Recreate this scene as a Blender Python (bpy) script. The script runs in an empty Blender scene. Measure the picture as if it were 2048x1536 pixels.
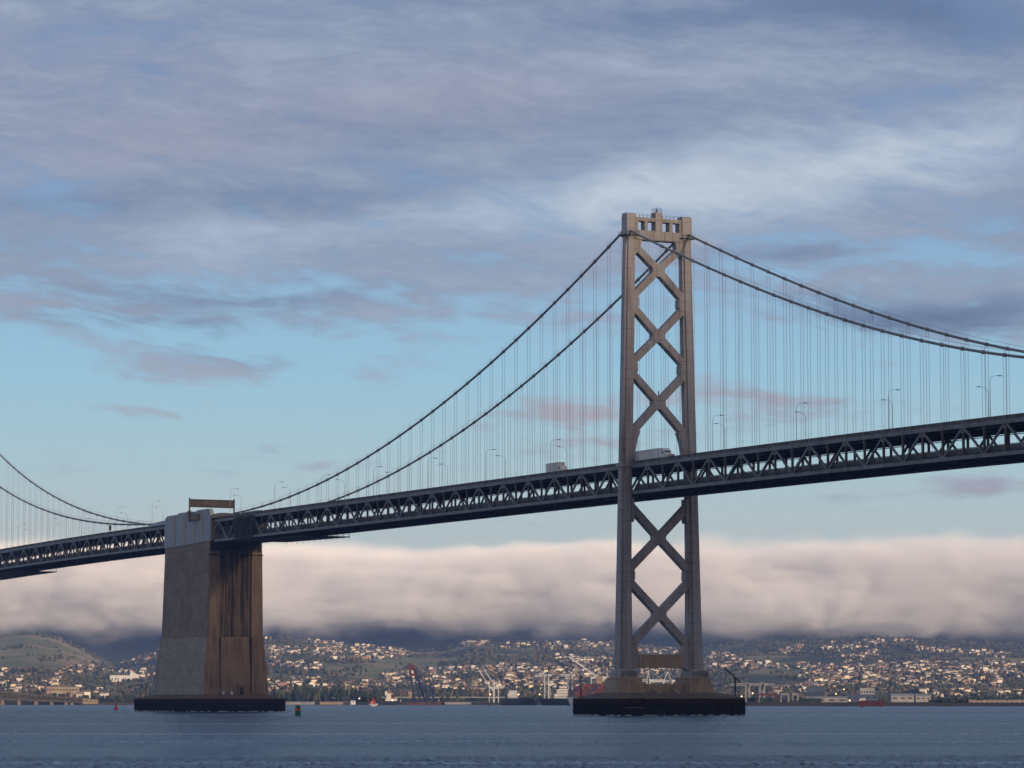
import bpy, bmesh, math, random
import numpy as np
from mathutils import Vector, Matrix, noise as mnoise

random.seed(11)
rng = np.random.default_rng(7)
scene = bpy.context.scene
COL = scene.collection
R = math.radians

# ------------------------------------------------------------------ camera (calibrated on the bridge's 60 ft panels)
FOC, CX, CY, CH, YAW, PIT = 6373.0, 841.03, -463.905, 4.57, 0.458213, 0.0988007
FWH = Vector((-math.cos(YAW), math.sin(YAW), 0)); RT = Vector((FWH.y, -FWH.x, 0)); UPV = Vector((0, 0, 1))
FW3 = FWH * math.cos(PIT) + UPV * math.sin(PIT); UP3 = UPV * math.cos(PIT) - FWH * math.sin(PIT)
CAM = Vector((CX, CY, CH))
cam = bpy.data.cameras.new('camera'); camo = bpy.data.objects.new('camera', cam); COL.objects.link(camo)
cam.sensor_fit = 'HORIZONTAL'; cam.sensor_width = 36.0; cam.lens = FOC / 2048 * 36.0
cam.clip_start = 1.0; cam.clip_end = 40000
camo.matrix_world = Matrix.Translation(CAM) @ Matrix((RT, UP3, -FW3)).transposed().to_4x4()
scene.camera = camo

def land(s, t, z=0.0):
    """a place t metres out along the view's bearing and s metres to its right"""
    return CAM.xy.to_3d() + FWH * t + RT * s + Vector((0, 0, z))
def bearing(x, t, z=0.0):
    return land((x - 1024) / FOC * t, t, z)

# ------------------------------------------------------------------ node helpers
class V:
    """a node socket with arithmetic"""
    def __init__(s, nt, o): s.nt, s.o = nt, o
    def _m(s, op, *a, clamp=False):
        n = s.nt.nodes.new('ShaderNodeMath'); n.operation = op; n.use_clamp = clamp
        for i, x in enumerate((s,) + a):
            if isinstance(x, V): s.nt.links.new(x.o, n.inputs[i])
            else: n.inputs[i].default_value = x
        return V(s.nt, n.outputs[0])
    def __add__(s, b): return s._m('ADD', b)
    __radd__ = __add__
    def __sub__(s, b): return s._m('SUBTRACT', b)
    def __rsub__(s, b): return (s * -1.0) + b
    def __mul__(s, b): return s._m('MULTIPLY', b)
    __rmul__ = __mul__
    def __truediv__(s, b): return s._m('DIVIDE', b)
    def clamp(s): return s._m('ADD', 0.0, clamp=True)
    def pw(s, b): return s._m('POWER', b)
    def mx(s, b): return s._m('MAXIMUM', b)
    def mn(s, b): return s._m('MINIMUM', b)
    def exp(s): return s._m('EXPONENT')
    def frac(s): return s._m('FRACT')
    def ab(s): return s._m('ABSOLUTE')
    def gt(s, b): return s._m('GREATER_THAN', b)
    def step(s, a, b):
        n = s.nt.nodes.new('ShaderNodeMapRange'); n.interpolation_type = 'SMOOTHSTEP'
        s.nt.links.new(s.o, n.inputs[0]); n.inputs[1].default_value = a; n.inputs[2].default_value = b
        return V(s.nt, n.outputs[0])
def comb(nt, x, y, z=0.0):
    n = nt.nodes.new('ShaderNodeCombineXYZ')
    for i, v in enumerate((x, y, z)):
        if isinstance(v, V): nt.links.new(v.o, n.inputs[i])
        else: n.inputs[i].default_value = v
    return n.outputs[0]
def sep(nt, vec):
    n = nt.nodes.new('ShaderNodeSeparateXYZ'); nt.links.new(vec, n.inputs[0])
    return [V(nt, o) for o in n.outputs]
def fbm(nt, vec, scale, detail=4, rough=0.55, dist=0.0):
    n = nt.nodes.new('ShaderNodeTexNoise'); nt.links.new(vec, n.inputs['Vector'])
    n.inputs['Scale'].default_value = scale; n.inputs['Detail'].default_value = detail
    n.inputs['Roughness'].default_value = rough; n.inputs['Distortion'].default_value = dist
    return V(nt, n.outputs[0])
def mixc(nt, f, a, b):
    n = nt.nodes.new('ShaderNodeMix'); n.data_type = 'RGBA'
    if isinstance(f, V): nt.links.new(f.o, n.inputs[0])
    else: n.inputs[0].default_value = f
    for i, c in ((6, a), (7, b)):
        if isinstance(c, (tuple, list)): n.inputs[i].default_value = (*c[:3], 1)
        else: nt.links.new(c, n.inputs[i])
    return n.outputs[2]
def ramp(nt, f, stops):
    n = nt.nodes.new('ShaderNodeValToRGB'); nt.links.new(f.o, n.inputs[0]); e = n.color_ramp.elements
    while len(e) < len(stops): e.new(0.5)
    for el, (p, c) in zip(e, stops): el.position = p; el.color = (*c, 1)
    return n.outputs[0]
def lin(r, g, b):
    f = lambda c: (c / 255 / 12.92) if c / 255 <= 0.04045 else ((c / 255 + 0.055) / 1.055) ** 2.4
    return (f(r), f(g), f(b))

def material(name, c1, c2=None, scale=0.4, rough=0.7, metal=0.0, stretch=1.0, bump=0.0, spec=0.3, streak=None, joints=None, thr=(0.35, 0.65), dashes=None, tide=None):
    """two colours broken up by noise in world metres; streak = (colour, amount, stretch) vertical stains; joints = (spacing, colour)"""
    m = bpy.data.materials.new(name); m.use_nodes = True; nt = m.node_tree
    b = nt.nodes['Principled BSDF']; b.inputs['Roughness'].default_value = rough; b.inputs['Metallic'].default_value = metal
    b.inputs['Specular IOR Level'].default_value = spec
    g = nt.nodes.new('ShaderNodeNewGeometry'); x, y, z = sep(nt, g.outputs['Position'])
    c = None
    if c2 is None: c2 = tuple(v * 0.8 for v in c1)
    n = fbm(nt, comb(nt, x, y, z * stretch), scale, 5, 0.6)
    c = mixc(nt, n.step(*thr), c1, c2)
    if streak:
        n2 = fbm(nt, comb(nt, x, y, z * streak[2]), 0.9, 4, 0.6)
        c = mixc(nt, n2.step(0.5, 0.72) * streak[1], c, streak[0])
    if joints:
        k = (z / joints[0]).frac(); wob = fbm(nt, comb(nt, x, y, z), 0.35, 3)
        c = mixc(nt, ((k - 0.5).ab().step(0.45, 0.49)) * wob.step(0.35, 0.55) * 0.75, c, joints[1])
    if dashes:
        n4 = fbm(nt, comb(nt, x * 0.3, y * 0.3, z * 2.6), 0.55, 5, 0.65)
        c = mixc(nt, n4.step(0.55, 0.68) * 0.7, c, dashes)
    if tide:
        n5 = fbm(nt, comb(nt, x, y, z * 0.2), 0.8, 3)
        c = mixc(nt, (z * -1.0 + n5 * 1.2).step(-1.6, -0.8), mixc(nt, (z + n5 * 2.0).step(4.0, 5.4), c, tide[0]), tide[1])
    nt.links.new(c, b.inputs['Base Color'])
    if bump:
        bn = nt.nodes.new('ShaderNodeBump'); bn.inputs['Strength'].default_value = bump; nt.links.new(n.o, bn.inputs['Height'])
        nt.links.new(bn.outputs[0], b.inputs['Normal'])
    return m
def glow(name, col, power):
    m = bpy.data.materials.new(name); m.use_nodes = True; b = m.node_tree.nodes['Principled BSDF']
    b.inputs['Base Color'].default_value = (0.8, 0.6, 0.4, 1)
    b.inputs['Emission Color'].default_value = (*col, 1); b.inputs['Emission Strength'].default_value = power
    return m

# ------------------------------------------------------------------ object helpers
ORIGIN = {}
def tag(o, label=None, cat=None, group=None, kind=None):
    if label: o['label'] = label
    if cat: o['category'] = cat
    if group: o['group'] = group
    if kind: o['kind'] = kind
    return o
def empty(name, loc, label=None, cat=None, group=None, rz=0.0, parent=None):
    o = bpy.data.objects.new(name, None); COL.objects.link(o); o.empty_display_size = 1
    if parent is None:
        o.location = loc; o.rotation_euler = (0, 0, rz); ORIGIN[o.name] = Vector(loc)
    else:
        o.parent = parent; ORIGIN[o.name] = ORIGIN[parent.name]
    return tag(o, label, cat, group)
class MB:
    """collects solids for ONE mesh object"""
    def __init__(s): s.v, s.f, s.mi, s.m = [], [], [], 0
    def add(s, vs, fs):
        k = len(s.v); s.v += [tuple(p) for p in vs]; s.f += [tuple(i + k for i in f) for f in fs]; s.mi += [s.m] * len(fs); return s
    def box(s, x0, x1, y0, y1, z0, z1):
        return s.hexa([(x0, y0, z0), (x1, y0, z0), (x1, y1, z0), (x0, y1, z0)], [(x0, y0, z1), (x1, y0, z1), (x1, y1, z1), (x0, y1, z1)])
    def hexa(s, lo, hi):
        n = len(lo)
        return s.add(list(lo) + list(hi), [tuple(range(n))[::-1], tuple(range(n, 2 * n))] + [(i, (i + 1) % n, n + (i + 1) % n, n + i) for i in range(n)])
    def loft(s, rings, cap=True):
        n = len(rings[0]); vs = [p for r in rings for p in r]; fs = []
        for k in range(len(rings) - 1):
            fs += [(k * n + i, k * n + (i + 1) % n, (k + 1) * n + (i + 1) % n, (k + 1) * n + i) for i in range(n)]
        if cap: fs += [tuple(range(n))[::-1], tuple(range((len(rings) - 1) * n, len(rings) * n))]
        return s.add(vs, fs)
    def beam(s, p, q, w, h, up=(0, 0, 1)):
        p, q = Vector(p), Vector(q); d = (q - p).normalized(); a = d.cross(Vector(up))
        if a.length < 1e-4: a = d.cross(Vector((1, 0, 0)))
        a.normalize(); b = a.cross(d); a = a * w / 2; b = b * h / 2
        return s.hexa([p - a - b, p + a - b, p + a + b, p - a + b], [q - a - b, q + a - b, q + a + b, q - a + b])
    def tube(s, pts, r, n=6):
        pts = [Vector(p) for p in pts]; rings = []
        rr = r if isinstance(r, (list, tuple)) else [r] * len(pts)
        for i, p in enumerate(pts):
            d = (pts[min(i + 1, len(pts) - 1)] - pts[max(i - 1, 0)]).normalized()
            a = d.cross(Vector((0, 0, 1)) if abs(d.z) < 0.99 else Vector((1, 0, 0))).normalized(); b = a.cross(d)
            rings.append([p + (a * math.cos(2 * math.pi * k / n) + b * math.sin(2 * math.pi * k / n)) * rr[i] for k in range(n)])
        return s.loft(rings)
    def lathe(s, c, prof, n=12):
        c = Vector(c)
        return s.loft([[c + Vector((r * math.cos(2 * math.pi * k / n), r * math.sin(2 * math.pi * k / n), z)) for k in range(n)] for r, z in prof])
    def plate(s, pts, x0, x1):
        """polygon (y, z) extruded along X"""
        return s.hexa([(x0, y, z) for y, z in pts], [(x1, y, z) for y, z in pts])
    def side(s, pts, y0, y1):
        """polygon (x, z) extruded along Y"""
        return s.hexa([(x, y0, z) for x, z in pts], [(x, y1, z) for x, z in pts])
    def build(s, name, mats, parent=None, smooth=False, local=False, loc=None):
        me = bpy.data.meshes.new(name); org = Vector((0, 0, 0))
        if not local:
            if parent is not None: org = ORIGIN[parent.name]
            elif loc is not None: org = Vector(loc)
        me.from_pydata([(p[0] - org.x, p[1] - org.y, p[2] - org.z) for p in s.v], [], s.f)
        for m in (mats if isinstance(mats, (list, tuple)) else [mats]): me.materials.append(m)
        me.polygons.foreach_set('material_index', s.mi)
        if smooth: me.polygons.foreach_set('use_smooth', [True] * len(me.polygons))
        bm = bmesh.new(); bm.from_mesh(me); bmesh.ops.recalc_face_normals(bm, faces=bm.faces); bm.to_mesh(me); bm.free()
        o = bpy.data.objects.new(name, me); COL.objects.link(o)
        if parent is not None: o.parent = parent; ORIGIN[o.name] = ORIGIN[parent.name]
        elif loc is not None: o.location = loc; ORIGIN[o.name] = Vector(loc)
        else: ORIGIN[o.name] = Vector((0, 0, 0))
        return o
def copy_tree(o, parent=None):
    c = o.copy(); COL.objects.link(c)
    if parent is not None: c.parent = parent
    for ch in list(o.children): copy_tree(ch, c)
    return c

# ------------------------------------------------------------------ materials
steel = material('steel_paint', (0.35, 0.333, 0.328), (0.27, 0.245, 0.235), 0.25, 0.55, stretch=0.15, streak=((0.16, 0.105, 0.075), 0.75, 0.05), joints=(3.05, (0.14, 0.11, 0.095)))
fresh_paint = material('fresh_grey_paint', (0.36, 0.345, 0.34), (0.30, 0.28, 0.27), 0.3, 0.5, stretch=0.2)
truss_steel = material('truss_steel', (0.20, 0.20, 0.21), (0.13, 0.12, 0.125), 0.4, 0.5, streak=((0.09, 0.06, 0.04), 0.5, 0.2))
post_steel = material('post_steel', (0.10, 0.08, 0.065), (0.06, 0.045, 0.035), 0.4, 0.65)
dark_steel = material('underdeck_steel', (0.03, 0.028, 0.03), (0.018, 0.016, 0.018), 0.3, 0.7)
cable_mat = material('cable_wrap', (0.22, 0.21, 0.21), (0.17, 0.16, 0.16), 0.3, 0.5)
rope_mat = material('wire_rope', (0.46, 0.46, 0.48), (0.38, 0.38, 0.40), 0.2, 0.6)
asphalt = material('bridge_asphalt', (0.06, 0.06, 0.06), (0.045, 0.045, 0.045), 0.5, 0.85)
rail_mat = material('barrier_concrete', (0.13, 0.12, 0.115), (0.08, 0.07, 0.065), 0.5, 0.8, stretch=0.3)
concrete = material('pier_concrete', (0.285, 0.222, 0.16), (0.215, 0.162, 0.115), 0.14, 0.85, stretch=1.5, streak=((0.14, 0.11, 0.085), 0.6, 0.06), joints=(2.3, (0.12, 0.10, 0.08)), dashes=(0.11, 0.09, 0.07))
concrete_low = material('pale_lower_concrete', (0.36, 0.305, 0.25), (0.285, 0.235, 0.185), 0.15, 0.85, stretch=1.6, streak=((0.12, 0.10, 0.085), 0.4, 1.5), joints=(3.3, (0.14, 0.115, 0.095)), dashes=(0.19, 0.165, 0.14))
shaded_concrete = material('front_shade_concrete', (0.235, 0.172, 0.115), (0.18, 0.128, 0.085), 0.3, 0.85, stretch=0.4, streak=((0.075, 0.048, 0.034), 0.7, 0.1))  # brown front tone carries shade and warm light in its colour; streaks are stains
tan_pier = material('tan_pier_concrete', (0.38, 0.29, 0.20), (0.29, 0.215, 0.145), 0.35, 0.85, stretch=0.6, streak=((0.13, 0.085, 0.055), 0.6, 0.12), dashes=(0.17, 0.12, 0.08))
dark_ledge = material('near_black_concrete', (0.055, 0.042, 0.032), (0.02, 0.016, 0.014), 0.5, 0.9, stretch=0.08)  # near-black concrete for the whole bearing ledge
clad = material('grey_cladding', (0.30, 0.32, 0.345), (0.26, 0.275, 0.30), 0.3, 0.5, stretch=0.3, streak=((0.22, 0.2, 0.17), 0.4, 0.08))
clad_rib = material('tan_joint_strip', (0.44, 0.35, 0.24), (0.34, 0.26, 0.18), 1.0, 0.7)
fender_mat = material('tarred_timber', (0.008, 0.007, 0.007), (0.02, 0.011, 0.008), 1.2, 0.9, stretch=0.2, spec=0.1, tide=((0.04, 0.018, 0.012), (0.012, 0.017, 0.012)))
ledge = material('weathered_ledge', (0.15, 0.105, 0.07), (0.09, 0.06, 0.042), 0.35, 0.9)
sign_brown = material('sign_back_brown', (0.095, 0.08, 0.07), (0.07, 0.06, 0.052), 0.6, 0.8, stretch=0.3)
black = material('black_iron', (0.02, 0.02, 0.022), (0.03, 0.025, 0.02), 1.0, 0.6)
galv = material('galvanised_steel', (0.38, 0.39, 0.40), (0.3, 0.3, 0.31), 1.0, 0.45)
white = material('white_paint', (0.72, 0.70, 0.66), (0.6, 0.57, 0.52), 0.2, 0.5)
crane_grey = material('grey_crane_paint', (0.30, 0.31, 0.32), (0.22, 0.22, 0.225), 0.2, 0.5)
crane_white = material('crane_paint', (0.55, 0.56, 0.56), (0.42, 0.42, 0.42), 0.2, 0.5)
red = material('red_paint', (0.12, 0.03, 0.028), (0.08, 0.024, 0.024), 0.3, 0.5)
bright_red = material('bright_red_paint', (0.45, 0.045, 0.025), (0.33, 0.035, 0.022), 0.5, 0.5)
blue = material('blue_paint', (0.012, 0.03, 0.085), (0.010, 0.022, 0.065), 0.3, 0.5)
green = material('green_paint', (0.01, 0.16, 0.07), (0.01, 0.11, 0.05), 1.0, 0.5)
orange = material('orange_paint', (0.6, 0.10, 0.02), (0.45, 0.07, 0.02), 1.0, 0.5)
hull_dark = material('dark_hull', (0.03, 0.035, 0.045), (0.022, 0.025, 0.03), 0.1, 0.5)
hull_blue = material('blue_grey_hull', (0.13, 0.18, 0.24), (0.10, 0.14, 0.19), 0.1, 0.5)
tan = material('tan_stucco', (0.36, 0.28, 0.19), (0.28, 0.2, 0.13), 0.1, 0.8)
glass = material('dark_glass', (0.02, 0.025, 0.03), (0.03, 0.035, 0.04), 1.0, 0.12, spec=0.6)
lamp_glow = glow('sodium_lamp', (1.0, 0.5, 0.18), 6.0)

# ================================================================== THE BRIDGE
BR = empty('suspension_bridge', (0, 0, 0), 'grey double-deck suspension bridge with steel tower and concrete anchorage across the bay', 'bridge')
_pz = np.polyfit([-700, -630, -518, -402, -340, -237, -106, 0, 130, 203, 300], [75.2, 76.1, 76.95, 77.1, 76.95, 76.6, 76.3, 75.75, 75.1, 74.1, 72.6], 4)
zt = lambda x: float(np.polyval(_pz, x)) if -690 < x < 250 else (float(np.polyval(_pz, 250)) - 0.0155 * (x - 250) if x > 0 else float(np.polyval(_pz, -690)) + 0.008 * (x + 690))                                  # top of the roadside barrier
_ps = np.polyfit([0, -30.3, -52, -80.6, -110.7, -142.4, -175.7, -211, -238.7, -262.7, -292.7, -324], [146.2, 136.8, 129.3, 118.5, 109.3, 101.3, 94.1, 88, 84.1, 81.1, 78.9, 76.9], 3)
_pm = np.polyfit([0, 23.8, 41, 66, 93, 118, 142, 171, 203], [146.0, 137.9, 131.5, 122.6, 113.9, 106.6, 100.3, 94.0, 87.6], 3)
_pl = np.polyfit([-700, -658, -633, -618, -594, -556, -520, -486, -447, -403], [127, 112.8, 106.4, 101.8, 96.6, 90.3, 85.1, 81.4, 78.6, 77.3], 3)
def zc(x):
    if x >= 203: return float(np.polyval(_pm, 203)) - 5.742e-4 * 149.0 ** 2 + 5.742e-4 * (x - 352.0) ** 2
    if x >= 0: return float(np.polyval(_pm, x))
    if x > -374: return float(np.polyval(_ps, x))
    return float(np.polyval(_pl, x))
P = 18.288; YT = 10.06
ZB = -9.5; ZTC = -1.62                                                    # chord centre lines below the barrier top
SEGS = [(-345.5, -2.6, [-341.4 + P * i for i in range(19)]),              # side span
        (2.6, 480.0, [12.19 + P * i for i in range(26)]),                 # main span
        (-743.4, -401.5, [-411.6 - P * i for i in range(18)])]            # next side span

# --- deck: road slabs, floor beams, then the stiffening truss
d = MB()
for a, b, nodes in SEGS:
    n = int((b - a) / 9.144) + 1; xs = np.linspace(a, b, n)
    for y0, y1, z0, z1 in ((-9.3, 9.3, -1.5, -1.05), (-9.3, 9.3, -8.9, -8.4)):
        d.loft([[(x, y0, zt(x) + z0), (x, y1, zt(x) + z0), (x, y1, zt(x) + z1), (x, y0, zt(x) + z1)] for x in xs])
for y in (-346.0,):
    xs = np.linspace(-401.5, -345.5, 8)
    for z0, z1 in ((-1.5, -1.05), (-8.9, -8.4)):
        d.loft([[(x, -9.3, zt(x) + z0), (x, 9.3, zt(x) + z0), (x, 9.3, zt(x) + z1), (x, -9.3, zt(x) + z1)] for x in xs])
xs = (-2.6, 2.6)
for z0, z1 in ((-1.5, -1.05), (-8.9, -8.4)):
    d.loft([[(x, -8.2, zt(x) + z0), (x, 8.2, zt(x) + z0), (x, 8.2, zt(x) + z1), (x, -8.2, zt(x) + z1)] for x in xs])
DECK = d.build('deck', asphalt, BR)
fb = MB()
for a, b, nodes in SEGS:
    x0 = nodes[0]; k0 = math.ceil((a - x0) / (P / 2)); k1 = math.floor((b - x0) / (P / 2))
    for k in range(k0, k1 + 1):
        x = x0 + k * P / 2; z = zt(x)
        fb.box(x - 0.25, x + 0.25, -9.7, 9.7, z - 2.35, z - 1.52)
        fb.box(x - 0.25, x + 0.25, -9.7, 9.7, z - 9.9, z - 8.92)
    xs = np.linspace(a, b, 30)
    for yy in (-8.4, -5.6, -2.8, 0, 2.8, 5.6, 8.4):
        for zz, h in ((-1.85, 0.6), (-9.35, 0.6)):
            fb.loft([[(x, yy - 0.15, zt(x) + zz - h / 2), (x, yy + 0.15, zt(x) + zz - h / 2), (x, yy + 0.15, zt(x) + zz + h / 2), (x, yy - 0.15, zt(x) + zz + h / 2)] for x in xs])
    for yy in (-9.0, 9.0):   # conduit runs under the upper deck edge
        fb.loft([[(x, yy - 0.1, zt(x) - 2.7), (x, yy + 0.1, zt(x) - 2.7), (x, yy + 0.1, zt(x) - 2.5), (x, yy - 0.1, zt(x) - 2.5)] for x in xs])
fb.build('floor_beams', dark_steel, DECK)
# laterals of the bottom plane
for a, b, nodes in SEGS:
    lb = MB()
    for x in nodes:
        if a < x - P / 2 and x + P / 2 < b:
            z = zt(x) - 9.55
            lb.beam((x - P / 2, -YT, z), (x + P / 2, YT, z), 0.4, 0.35); lb.beam((x - P / 2, YT, z - 0.02), (x + P / 2, -YT, z - 0.02), 0.4, 0.33)
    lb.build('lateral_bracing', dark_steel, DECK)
for a, b, nodes in SEGS:
    xs = np.linspace(a, b, int((b - a) / 9) + 1)
    for sgn in (-1, 1):
        y = sgn * YT
        for nm, zz, h, w in (('top_chord', ZTC, 1.05, 0.8), ('bottom_chord', ZB, 0.95, 0.8)):
            m = MB(); m.loft([[(x, y - w / 2, zt(x) + zz - h / 2), (x, y + w / 2, zt(x) + zz - h / 2), (x, y + w / 2, zt(x) + zz + h / 2), (x, y - w / 2, zt(x) + zz + h / 2)] for x in xs])
            m.build(nm, truss_steel, DECK)
        # barrier along the upper deck: kerb strip, rails and stanchions
        m = MB()
        for zz, h in ((-0.82, 0.5), (-0.31, 0.5)):
            m.loft([[(x, y + 0.12 * sgn - 0.12, zt(x) + zz - h / 2), (x, y + 0.12 * sgn + 0.12, zt(x) + zz - h / 2), (x, y + 0.12 * sgn + 0.12, zt(x) + zz + h / 2), (x, y + 0.12 * sgn - 0.12, zt(x) + zz + h / 2)] for x in xs])
        for x in np.arange(a + 0.5, b, 1.524):
            m.box(x - 0.14, x + 0.14, y + 0.12 * sgn - 0.15, y + 0.12 * sgn + 0.15, zt(x) - 0.6, zt(x) - 0.04)
        m.build('barrier', rail_mat, DECK)
        m = MB()
        for zz, h in ((-7.08, 0.16), (-7.8, 1.15)):
            yy = sgn * 9.1
            m.loft([[(x, yy - 0.1, zt(x) + zz - h / 2), (x, yy + 0.1, zt(x) + zz - h / 2), (x, yy + 0.1, zt(x) + zz + h / 2), (x, yy - 0.1, zt(x) + zz + h / 2)] for x in xs])
        m.build('lower_barrier', rail_mat, DECK)
far_diag, far_post = MB(), MB()
for a, b, nodes in SEGS:
    for sgn in (-1, 1):
        y = sgn * YT
        for i, x in enumerate(nodes):
            for s in (-1, 1):
                xb = x + s * P / 2
                if not (a + 0.3 < x < b - 0.3): continue
                f = 1.0
                if xb < a + 0.3: f = (x - a - 0.3) / (P / 2)
                if xb > b - 0.3: f = (b - 0.3 - x) / (P / 2)
                p = Vector((x + s * 0.25, y, zt(x) + ZTC - 0.3)); q = Vector((xb - s * 0.25, y, zt(xb) + ZB + 0.35)); q = p + (q - p) * f
                own = sgn < 0 and -650 < x < 215
                m = MB() if own else far_diag
                m.beam(p, q, 0.52, 0.5, (0, 1, 0))
                if own:
                    m.side([(x + s * 0.05, zt(x) - 2.12), (x + s * 1.25, zt(x) - 2.12), (x + s * 0.7, zt(x) - 3.3), (x + s * 0.05, zt(x) - 3.3)], y - 0.28, y + 0.28)
                    m.build('diagonal', truss_steel, DECK)
            for xp in (x, x + P / 2 * (1 if nodes[1] > nodes[0] else -1)):
                if not (a + 0.6 < xp < b - 0.6): continue
                own = sgn < 0 and -650 < xp < 215
                m = MB() if own else far_post
                m.box(xp - 0.33, xp + 0.33, y - 0.24, y + 0.24, zt(xp) + ZB + 0.47, zt(xp) + ZTC - 0.52)
                if own:
                    m.box(xp - 0.5, xp + 0.5, y - 0.3, y + 0.3, zt(xp) - 3.0, zt(xp) - 2.15)
                    m.build('post', post_steel, DECK)
tag(far_diag.build('diagonal', truss_steel, DECK), kind='stuff'); tag(far_post.build('post', post_steel, DECK), kind='stuff')

# --- steel tower
TW = empty('tower', (0, 0, 0), parent=BR)
OUT = ([13, 19, 41, 62, 94, 124, 149], [14.3, 14.05, 13.6, 13.15, 12.4, 11.75, 11.1])
INN = ([13, 41, 62, 94, 124, 149], [9.9, 9.95, 9.75, 8.9, 8.25, 8.1])
DEP = ([11.2, 13, 41, 62, 94, 149], [3.3, 2.75, 2.25, 2.0, 1.75, 1.45])
yo = lambda z: float(np.interp(z, *OUT)); yi = lambda z: float(np.interp(z, *INN)); dp = lambda z: float(np.interp(z, *DEP))
def leg_ring(z, sgn):
    o, i, dd = yo(z), yi(z), dp(z); w = o - i; ny, nx = w * 0.21, dd * 0.34
    pts = [(-dd + nx, i), (-dd + nx, i + ny), (-dd, i + ny), (-dd, o - ny), (-dd + nx, o - ny), (-dd + nx, o), (dd - nx, o), (dd - nx, o - ny), (dd, o - ny), (dd, i + ny), (dd - nx, i + ny), (dd - nx, i)]
    return [(x, sgn * y, z) for x, y in pts]
ZL = [11.5, 13, 19, 30, 41, 52, 62, 78, 94, 110, 124, 137, 149.3]
for sgn in (-1, 1):
    m = MB(); rings = [leg_ring(z, sgn) for z in ZL]
    if sgn < 0: rings = [r[::-1] for r in rings]
    m.loft(rings); LEG = m.build('leg', steel, TW)
    c = MB()      # rounded cap over the cable saddle
    y0, y1 = sgn * 8.0, sgn * 11.2; y0, y1 = min(y0, y1), max(y0, y1)
    prof = [(-1.75, 143.9), (-1.75, 150.2), (-1.3, 151.2), (1.3, 151.2), (1.75, 150.2), (1.75, 143.9)]
    c.hexa([(x, y0, z) for x, z in prof], [(x, y1, z) for x, z in prof]); c.build('saddle_housing', steel, LEG)
    w = MB(); w.box(-2.4, 2.4, y0 - 0.8, y1 + 0.8, 144.3, 144.5)
    for k in range(9):
        for xx in (-2.35, 2.35): w.beam((xx, y0 - 0.75 + k * 0.58, 144.5), (xx, y0 - 0.75 + k * 0.58, 145.6), 0.06, 0.06)
    for xx in (-2.35, 2.35): w.beam((xx, y0 - 0.8, 145.6), (xx, y1 + 0.8, 145.6), 0.07, 0.07)
    w.build('walkway', black, LEG)
    f = MB(); zz = 75.0; f.box(-dp(zz) - 0.3, dp(zz) + 0.3, min(sgn * (yi(zz) - 0.2), sgn * (yo(zz) + 0.3)), max(sgn * (yi(zz) - 0.2), sgn * (yo(zz) + 0.3)), 74.1, 75.1)
    f.build('collar', steel, LEG)
    m = MB()
    rg = []
    for z in (13.8, 24, 33, 38.0):
        yy0, yy1 = yi(z) + (yo(z) - yi(z)) * 0.19, yi(z) + (yo(z) - yi(z)) * 0.52
        if sgn > 0: yy0, yy1 = yi(z) + (yo(z) - yi(z)) * 0.50, yi(z) + (yo(z) - yi(z)) * 0.82
        rg.append([(dp(z) - 0.1, sgn * yy0, z), (dp(z) + 0.03, sgn * yy0, z), (dp(z) + 0.03, sgn * yy1, z), (dp(z) - 0.1, sgn * yy1, z)])
    m.loft(rg); m.build('repainted_strip', fresh_paint, LEG)
    # flared foot with stiffener fins
    q = MB(); yc = sgn * 12.1
    q.hexa([(-3.6, yc - 2.9, 11.2), (3.6, yc - 2.9, 11.2), (3.6, yc + 2.9, 11.2), (-3.6, yc + 2.9, 11.2)], [(-2.85, yc - 2.35, 13.6), (2.85, yc - 2.35, 13.6), (2.85, yc + 2.35, 13.6), (-2.85, yc + 2.35, 13.6)])
    for k in range(7):
        yy = yc - 2.7 + k * 0.9; q.box(3.0, 3.9, yy - 0.08, yy + 0.08, 11.2, 13.2)
    q.build('foot', steel, LEG)

def xbrace(zn, zl, zu, wid=2.05, gus=True):
    """one X: node at (0, zn), meets the legs at heights zl and zu"""
    m = MB()
    for s in (-1, 1):
        for ze in (zl, zu):
            m.beam((0, 0, zn), (0, s * (yi(ze) + 0.4), ze), 2.3, wid, (1, 0, 0)) if False else None
            p = Vector((0, s * 0.6, zn + (0.6 if ze > zn else -0.6))); q = Vector((0, s * (yi(ze) + 0.9), ze)); dd = (q - p).normalized()
            nn = Vector((0, -dd.z, dd.y)) * wid / 2
            m.plate([(p - nn).yz, (q - nn).yz, (q + nn).yz, (p + nn).yz], -1.2 - 0.01 * s, 1.2 + 0.01 * s)
    g, h = 2.05, 1.0
    m.plate([(-g, zn - h), (-h, zn - g), (h, zn - g), (g, zn - h), (g, zn + h), (h, zn + g), (-h, zn + g), (-g, zn + h)], -1.28, 1.28)
    return m.build('cross_brace', steel, TW)
xbrace(134.3, 125.4, 142.2); xbrace(114.2, 105.3, 123.2); xbrace(93.9, 83.6, 103.2)
xbrace(53.1, 42.9, 63.4, 2.2); xbrace(30.2, 19.8, 40.4, 2.2)
def gusset(z, h=2.9, b=1.35):
    for s in (-1, 1):
        m = MB(); y0 = yi(z) + 0.6; y1 = yi(z) - b
        m.plate([(s * y0, z - h - 1.7), (s * y1, z - h * 0.36), (s * y1, z + h * 0.36), (s * y0, z + h + 1.7)], -1.26, 1.26)
        m.build('gusset', steel, TW)
gusset(124.3); gusset(104.2); gusset(41.7)
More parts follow.
